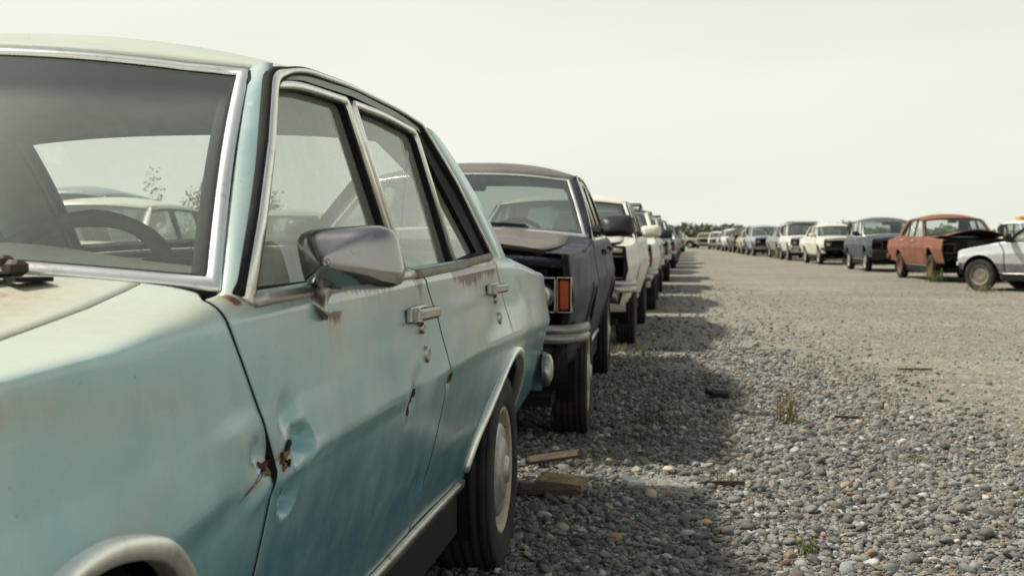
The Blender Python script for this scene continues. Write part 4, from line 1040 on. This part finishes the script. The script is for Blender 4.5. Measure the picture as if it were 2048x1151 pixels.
redox = paint('red_oxide_paint', (.185, .062, .032), (.235, .10, .06), .5, .6, (.4, .65), 3.5, .0, .1)
silver = paint('silver_white_paint', (.50, .53, .54), (.58, .60, .60), .03, .35, (.4, .7), 2, .4, .05)
silver2 = paint('two_tone_silver_paint', (.50, .53, .54), (.58, .60, .60), .03, .38, (.4, .7), 2, .4, .05, low=(.16, .16, .175), lowz=(.535, .545), wobble=0.)
silver_lo = paint('grey_cladding', (.22, .22, .235), (.27, .27, .28), .02, .5, (.4, .7), 2, .1, .05)
tan = paint('tan_paint', (.36, .31, .22), (.42, .37, .28), .15, .45, (.4, .7), 2, .1, .1)
palegreen = paint('pale_green_paint', (.33, .38, .33), (.38, .41, .36), .1, .45, (.4, .7), 2, .1, .1)
silverblue = paint('silver_blue_paint', (.26, .31, .36), (.34, .37, .40), .05, .38, (.4, .7), 2, .3, .1)
LG = 'cars parked along the left of the track'
def mats(b, **k): return dict(body=b, **k)
cw = sedan(1.03, .25, .10, .97, 1.075)
build_car('sedan', 'dark navy sedan with dull brown hood and amber corner lamp behind the blue-green sedan', (-1.375, 6.42, 0), .028,
    dict(mats=mats(navy, hood=dullhood, roof=dullhood, handle=M['black_plastic'], bumper=metal('worn_bumper', (.26, .25, .24), .28, .9, (.07, .045, .03))), warp=cw, lift=.010, wheel_y=(0, WB + .125), tyre_r=.325, mirror='black', missing=('grille',), crown=.05, ridge=.012, bumper_h=.082, seed=3), LG)
build_car('sedan', 'cream white sedan with one empty headlight socket behind the dark navy sedan', (-1.36, 11.95, 0), 0,
    dict(mats=mats(white, pillar=white), warp=sedan(1.0, .12, .0, .98, 1.07), lift=.02, wheel_y=(0, WB + .06), wheels='rust', tyre_r=.32, mirror='body', missing=('left_lamp', 'grille'), seed=5, dark_trim=True), LG)
row = [  # x, y, body, spec, label
    (-1.32, 17.6, white_b, dict(warp=sedan(1.08, .1, 0, 1, 1.05), rack=True, mirror='black', mats=mats(white_b, roof=black)), 'white sedan with black mirrors and black roof just behind the cream white sedan'),
    (-1.36, 23.3, grey, dict(warp=wagon(1.05, 1.05), rack=True), 'grey estate with roof rack two places behind the cream white sedan'),
    (-1.30, 29.0, teal, dict(warp=wagon(1.1, 1.05), rack=True), 'dark teal estate with roof rack in the left row'),
    (-1.35, 34.8, white_b, dict(warp=sedan(1.0, .1), mirror='black'), 'white sedan between the teal estate and the black sedan in the left row'),
    (-1.28, 40.6, black, dict(warp=sedan(1.05), mirror='black'), 'black sedan in the left row beyond the teal estate'),
    (-1.32, 46.6, black, dict(warp=wagon(1.1)), 'black estate next behind the black sedan in the left row'),
    (-1.30, 52.8, grey, dict(warp=sedan(1.0)), 'grey sedan far along the left row behind the black estate'),
    (-1.25, 59.5, teal, dict(warp=sedan(1.0)), 'dark teal sedan far along the left row'),
    (-1.25, 67, tan, dict(warp=sedan(1.0)), 'tan sedan far along the left row'),
    (-1.2, 75, black, dict(warp=wagon(1.0)), 'black estate farthest but one along the left row'),
    (-1.1, 84, palegreen, dict(warp=sedan(1.0)), 'pale green sedan farthest along the left row')]
for i, (x, y, b, sp, lb) in enumerate(row):
    d_ = dict(mats=mats(b), lod=1 if y < 32 else 2, wheels='rust' if i % 3 == 0 else 'hubcap', seed=20 + i); d_.update(sp)
    build_car('estate_car' if 'estate' in lb else 'sedan', lb, (x + random.uniform(-.05, .05), y, 0), random.uniform(-.025, .025), d_, LG)
# right-hand row
RG = 'cars parked along the right of the track'
build_car('hatchback', 'silver white hatchback with grey lower side parked aslant at the right edge', (6.26, 25.30, 0), math.radians(-133),
    dict(mats=mats(silver2, trim=M['black_rubber'], bumper=silver, hood=silver, roof=silver), warp=nose(sedan(1.05, .05, .05, 1, 1.0), .25, .15), mirror='black', dark_trim=True, lod=1, lamp_chrome=False, wheels='plain', seed=8), RG)
right = [
    (6.45, 29.6, .10, redox, dict(warp=sedan(1.12, .12, .06, 1, 1.09), lift=.12, buckle=.05, missing=('grille', 'left_lamp', 'right_lamp', 'header', 'bumper', 'valance', 'wiper'), wheels='rust', lod=1, wheel_y=(0, WB + .06), tyre_r=.32, mats=mats(redox, trim=redox, glass=M['clear_glass'], bumper=M['rust_rim']), dark_trim=True), 'rust red sedan with buckled open hood and gutted front', 'sedan'),
    (6.20, 38.0, .07, bluegrey, dict(warp=wagon(1.22, 1.10), missing=('grille', 'left_lamp', 'right_lamp', 'wiper'), mirror='black', mats=mats(bluegrey, bumper=M['black_plastic']), dark_valance=True, lod=1), 'dark blue estate with missing grille beside the rust red sedan', 'estate_car'),
    (5.95, 47.5, .06, white, dict(warp=sedan(1.10, .1, 0, 1, 1.08), mirror='body', missing=('grille', 'valance', 'left_lamp'), mats=mats(white, bumper=M['black_plastic']), lod=1), 'cream white sedan with black bumper beside the dark blue estate', 'sedan'),
    (5.35, 55.0, .05, white_b, dict(warp=wagon(1.3, 1.12), rack=True, mats=mats(white_b, roof=black), lod=2), 'white estate with black roof rack behind the white sedan in the right row', 'estate_car'),
    (5.15, 61.5, .04, black, dict(warp=sedan(1.15, .1, 0, 1, 1.1), lift=.16, missing=('grille', 'header', 'left_lamp', 'right_lamp', 'bumper', 'valance'), mats=mats(grey, hood=black, bumper=M['black_plastic'], roof=black), lod=2), 'grey sedan with raised black hood and missing front in the right row', 'sedan'),
    (4.50, 68.5, .04, silverblue, dict(warp=wagon(1.3, 1.12), missing=('grille',), mats=mats(silverblue, bumper=M['black_plastic']), lod=2), 'silver blue estate in the right row beyond the raised black hood', 'estate_car'),
    (4.15, 75.5, .03, tan, dict(warp=sedan(1.1, .1, 0, 1, 1.05), lod=2), 'tan sedan between the silver blue estate and a black one in the right row', 'sedan'),
    (3.95, 82.5, .03, black, dict(warp=sedan(1.2, .1, 0, 1, 1.1), lift=.16, missing=('grille', 'header', 'bumper'), lod=2), 'black sedan with raised hood far along the right row', 'sedan'),
    (3.50, 89.5, .02, white_b, dict(warp=wagon(1.2, 1.1), lod=2), 'white estate far along the right row beyond the black sedan', 'estate_car'),
    (3.15, 97.5, .02, palegreen, dict(warp=sedan(1.05), lod=2), 'pale grey-green sedan next beyond the far white estate', 'sedan'),
    (2.70, 105, .02, white, dict(warp=sedan(1.15), lod=2), 'small white sedan near the far end of the right row', 'sedan'),
    (1.75, 112, .0, tan, dict(warp=sedan(1.0), lod=2), 'tan sedan at the far end of the track, right of the side-on ones', 'sedan'),
    (.45, 116, 1.35, tan, dict(warp=sedan(1.0), lod=2), 'tan brown sedan seen side-on at the far end of the track', 'sedan'),
    (-1.6, 119, 1.45, palegreen, dict(warp=sedan(1.0), lod=2), 'pale green sedan seen side-on at the far end of the track', 'sedan')]
for i, (x, y, rz, b, sp, lb, nm) in enumerate(right):
    d_ = dict(mats=mats(b), seed=40 + i, amber=True); d_.update(sp); build_car(nm, lb, (x + random.uniform(-.12, .12), y, 0), rz + random.uniform(-.03, .035), d_, RG)
# second row, seen through the windows of the nearer cars
G3 = 'cars of the second row on the left'
for i, (x, y, b, sp, lb, nm) in enumerate([
    (-6.1, 10.6, white, dict(warp=sedan(1.0)), 'white sedan of the second row seen through the foreground windshield', 'sedan'),
    (-6.2, 16.6, palegreen, dict(warp=sedan(1.0)), 'pale green sedan of the second row seen through the foreground windshield', 'sedan'),
    (-6.1, 22.6, grey, dict(warp=wagon(1.0)), 'grey estate of the second row seen through the foreground side window', 'estate_car'),
    (-6.0, 28.8, tan, dict(warp=sedan(1.0)), 'tan sedan of the second row behind the grey estate', 'sedan'),
    (-6.0, 35.5, white_b, dict(warp=sedan(1.0)), 'white sedan of the second row behind the tan sedan', 'sedan'),
    (-11.3, 19.5, grey, dict(warp=wagon(1.75, 1.15, .1, 1.1), mats=mats(silverblue)), 'tall blue-grey van beyond the second row, seen through the windshield', 'van')]):
    d_ = dict(mats=mats(b), lod=2, seed=70 + i); d_.update(sp); build_car(nm, lb, (x, y, 0), 0, d_, G3, 'van' if nm == 'van' else 'car')
r_ = build_car('van', 'pale van with yellow light bar far behind the rust red sedan', (17.4, 62, 0), .2, dict(mats=mats(white_b), lod=2, warp=wagon(1.6, 1.15, .1, 1.1)), None, 'van')
mk('light_bar', *box((0, 1.9, 2.02), (1.1, .5, .16), .04), plain('yellow', (.55, .33, .03), .4), r_, smooth=False)

# ------------------------------------------------------------------ far wood, bush
leafm = {}
def leaf_mat(name, col, col2):
    m = N(name); oi = m.n('ShaderNodeNewGeometry'); b = m.mix(oi.outputs['Random Per Island'], col, col2)
    m.bsdf(Base_Color=b, Roughness=.8); return m.m
def leaf_cloud(cen, rad, n, size, r_):
    d_ = r_.normal(size=(n, 3)); d_ /= np.linalg.norm(d_, axis=1)[:, None]; p = cen + d_ * rad * (r_.random(n) ** .45)[:, None]
    a = r_.normal(size=(n, 3)); a /= np.linalg.norm(a, axis=1)[:, None]; b = np.cross(a, r_.normal(size=(n, 3))); b /= np.linalg.norm(b, axis=1)[:, None]
    sz = size * r_.uniform(.6, 1.4, (n, 1)); return np.stack([p - a * sz, p + b * sz * .6, p + a * sz, p - b * sz * .6], 1)
r2 = np.random.default_rng(3); Q = []
for i in range(420):
    x = -110 + i * .45 + r2.uniform(-1, 1); y = r2.uniform(205, 240); h = r2.uniform(2.6, 3.3) + (.8 if r2.random() < .08 else 0) - .018 * abs(x - 10); h = max(h, 1.6)
    for k in range(5):
        Q.append(leaf_cloud(np.array([x + r2.uniform(-2, 2), y, h * r2.uniform(.3, .72)]), np.array([r2.uniform(1.2, 2.6), 1.6, h * .3]), 70, .46, r2))
    if h > 4.2: Q.append(leaf_cloud(np.array([x, y, h * .9]), np.array([.6, .6, h * .28]), 60, .26, r2))
Q = np.concatenate(Q).reshape(-1, 3); nq = len(Q) // 4
fw_ = mk('far_wood', Q, np.arange(nq * 4).reshape(-1, 4).tolist(), leaf_mat('far_leaves', (.105, .135, .09), (.15, .18, .125)), smooth=False)
tag(fw_, 'low dark green line of trees along the horizon', 'wood', kind='stuff')
bu = empty('bush', (-8.9, 20.6, 0)); tag(bu, 'ragged bush with bare stems seen through the foreground windshield', 'bush')
Q = np.concatenate([leaf_cloud(np.array([r2.uniform(-.2, 1.6), r2.uniform(-.4, .4), r2.uniform(.6, 1.75)]), np.array([.42, .4, .38]), 210, .030, r2) for _ in range(20)] + [leaf_cloud(np.array([-.65, 0, 1.95]), np.array([.22, .2, .42]), 110, .028, r2)]).reshape(-1, 3)
mk('crown', Q, np.arange(len(Q)).reshape(-1, 4).tolist(), leaf_mat('bush_leaves', (.05, .07, .03), (.10, .12, .06)), bu, smooth=False)
g = G()
for k in range(16):
    x0 = r2.uniform(-.5, .7); x1 = x0 + r2.uniform(-.35, .45); h = r2.uniform(1.2, 2.0) if k else 2.45; g.add(*tube([(x0 * .4, 0, 0), (x0 * .8, r2.uniform(-.2, .2), h * .4), ((x0 + x1) * .5 + r2.uniform(-.08, .08), 0, h * .75), (x1, r2.uniform(-.3, .3), h)], [.02, .014, .008, .003], 5))
g.build('stem', plain('bark', (.09, .07, .05), .9), bu)

# ------------------------------------------------------------------ weeds, boards and litter on the lot
wm = [leaf_mat('weed_green', (.09, .12, .025), (.17, .18, .05)), leaf_mat('weed_dry', (.16, .14, .06), (.26, .22, .11)), leaf_mat('weed_dark', (.05, .06, .02), (.10, .10, .04))]
def weed(label, x, y, h, spread, nb, mat, upright=.7, cat='weed'):
    r3 = np.random.default_rng(int(x * 100 + y * 1000) % 9999); V = []; F = []
    for k in range(nb):
        a = r3.uniform(0, 6.283); ln = h * r3.uniform(.45, 1.05); lean = r3.uniform(.1, 1) * (1 - upright) * 1.6; w = h * r3.uniform(.02, .045)
        bx, by = r3.normal(0, spread * .35, 2); d_ = np.array([math.cos(a), math.sin(a), 0]); pp = np.array([-d_[1], d_[0], 0])
        for t in range(4):
            u = t / 3; p = np.array([bx, by, 0]) + d_ * ln * lean * u ** 1.5 + np.array([0, 0, ln * (u - .25 * lean * u * u)]); ww = w * (1 - u * .92) * (1.0 if t else .6)
            V += [p - pp * ww, p + pp * ww]
        b = len(V) - 8; F += [(b + 2 * t, b + 2 * t + 1, b + 2 * t + 3, b + 2 * t + 2) for t in range(3)]
        if ln > h * .6:                                          # side leaflets
            for q in range(5):
                u = r3.uniform(.3, .95); p = np.array([bx, by, 0]) + d_ * ln * lean * u ** 1.5 + np.array([0, 0, ln * (u - .25 * lean * u * u)])
                e = r3.normal(size=3); e[2] = abs(e[2]) * .6; e /= np.linalg.norm(e); l2 = h * r3.uniform(.10, .22); s2 = np.cross(e, r3.normal(size=3)); s2 /= np.linalg.norm(s2)
                b = len(V); V += [p, p + e * l2 * .5 + s2 * l2 * .16, p + e * l2, p + e * l2 * .5 - s2 * l2 * .16]; F.append((b, b + 1, b + 2, b + 3))
    o = mk('weed', np.array(V), F, mat, smooth=False, warp=False); o.location = (x, y, 0); tag(o, label, cat, 'weeds growing in the gravel'); return o
weed('bright green weed sprig among the nearest pebbles', .39, 4.02, .085, .04, 26, wm[0], .75)
weed('tall yellow-green weed at the edge of the dark car shadow', .57, 6.92, .20, .07, 30, wm[1], .85)
weed('low dull weed patch in the shadow beside the navy sedan front tyre', -.20, 6.13, .10, .20, 60, wm[2], .4)
weed('second low weed clump in the navy sedan shadow, farther from the tyre', -.17, 6.75, .10, .18, 50, wm[2], .4)
weed('small green tuft in the sunlit gap before the cream white sedan', -.37, 10.7, .10, .12, 40, wm[0], .5)
weed('dry grass strip beside the front tyre of the cream white sedan', -.62, 10.9, .10, .20, 60, wm[1], .5)
weed('thin dry grass on the dark stick lying in the pebbles', .18, 5.15, .07, .08, 26, wm[1], .6)
weed('reddish dry sprig at the border of the pebbles and the track', 1.02, 5.75, .07, .08, 24, wm[1], .5)
weed('yellow weed at the front tyre of the rust red sedan', 5.75, 29.1, .35, .25, 40, wm[0], .6)
weed('dry grass under the nose of the rust red sedan', 6.6, 28.4, .30, .5, 60, wm[1], .6)
weed('orange dry grass under the front of the right-row white sedan', 6.1, 46.2, .35, .6, 60, wm[1], .5)
weed('grass tuft under the dark blue estate', 6.6, 36.9, .35, .4, 50, wm[0], .6)
weed('dry grass beside the wheel of the silver hatchback', 5.6, 23.9, .20, .4, 60, wm[1], .5)
weed('grass fringe under the grey sedan with raised hood', 4.4, 60.4, .4, .5, 50, wm[1], .5)
def board(name, label, x, y, l, w, t, rz, tilt, mat, seed, jag=.12, z=.02):
    r3 = np.random.default_rng(seed); n = 9; top = []
    ys = np.linspace(-w / 2, w / 2, n)
    a = [(-l / 2 + r3.uniform(0, jag) * l, q) for q in ys]; b = [(l / 2 - r3.uniform(0, jag) * l, q) for q in ys]
    V = [(p[0], p[1], t / 2 + r3.uniform(-.1, .1) * t) for p in a + b] + [(p[0], p[1], -t / 2) for p in a + b]; F = []
    for i in range(n - 1):
        F += [(i, n + i, n + i + 1, i + 1), (2 * n + i, 2 * n + i + 1, 3 * n + i + 1, 3 * n + i), (i, i + 1, 2 * n + i + 1, 2 * n + i), (n + i, 3 * n + i, 3 * n + i + 1, n + i + 1)]
    F += [(0, 2 * n, 3 * n, n), (n - 1, 2 * n - 1, 4 * n - 1, 3 * n - 1)]
    o = mk(name, V, F, mat, smooth=False, warp=False); o.location = (x, y, z); o.rotation_euler = (tilt[0], tilt[1], rz); tag(o, label, 'board' if name == 'board' else name); return o
wood = plain('old_wood', (.30, .23, .13), .85, .5, 26, .4, (.16, .12, .08), .5); woodd = plain('dark_wood', (.07, .05, .035), .9, .5, 26, .4, (.14, .11, .08), .5)
board('board', 'splintered brown board propped beyond the rear tyre of the blue-green sedan', -.60, 5.40, .26, .07, .016, .15, (.2, -.14), woodd, 1, z=.05)
board('board', 'pale broken plank lying beside the rear tyre of the blue-green sedan', -.50, 4.90, .22, .11, .022, -.2, (.15, .06), wood, 2, z=.045)
board('board', 'dark rotten board end under the pale broken plank', -.56, 4.80, .24, .08, .022, .1, (.1, .0), woodd, 3, z=.03)
board('stick', 'dark flat stick beside the tall yellow-green weed', .92, 7.05, .17, .022, .014, .1, (0, .05), woodd, 4, .3)
board('stick', 'thin dark stick half buried in the near pebbles', .17, 5.08, .18, .018, .016, .15, (0, 0), woodd, 5, .35)
board('stick', 'short reddish stick far out on the track', 1.75, 9.7, .30, .022, .012, .1, (0, 0), woodd, 6, .35)
board('scrap', 'white plastic scrap lying between the plank and the pebbles', -.22, 5.0, .12, .07, .012, .4, (.2, .1), plain('white_scrap', (.5, .5, .46), .5), 7, .3, .035)
board('scrap', 'black rubber scrap at the edge of the shadow beside the navy sedan', .20, 7.9, .16, .08, .03, .4, (.2, .1), M['black_rubber'], 8, .3, .03)
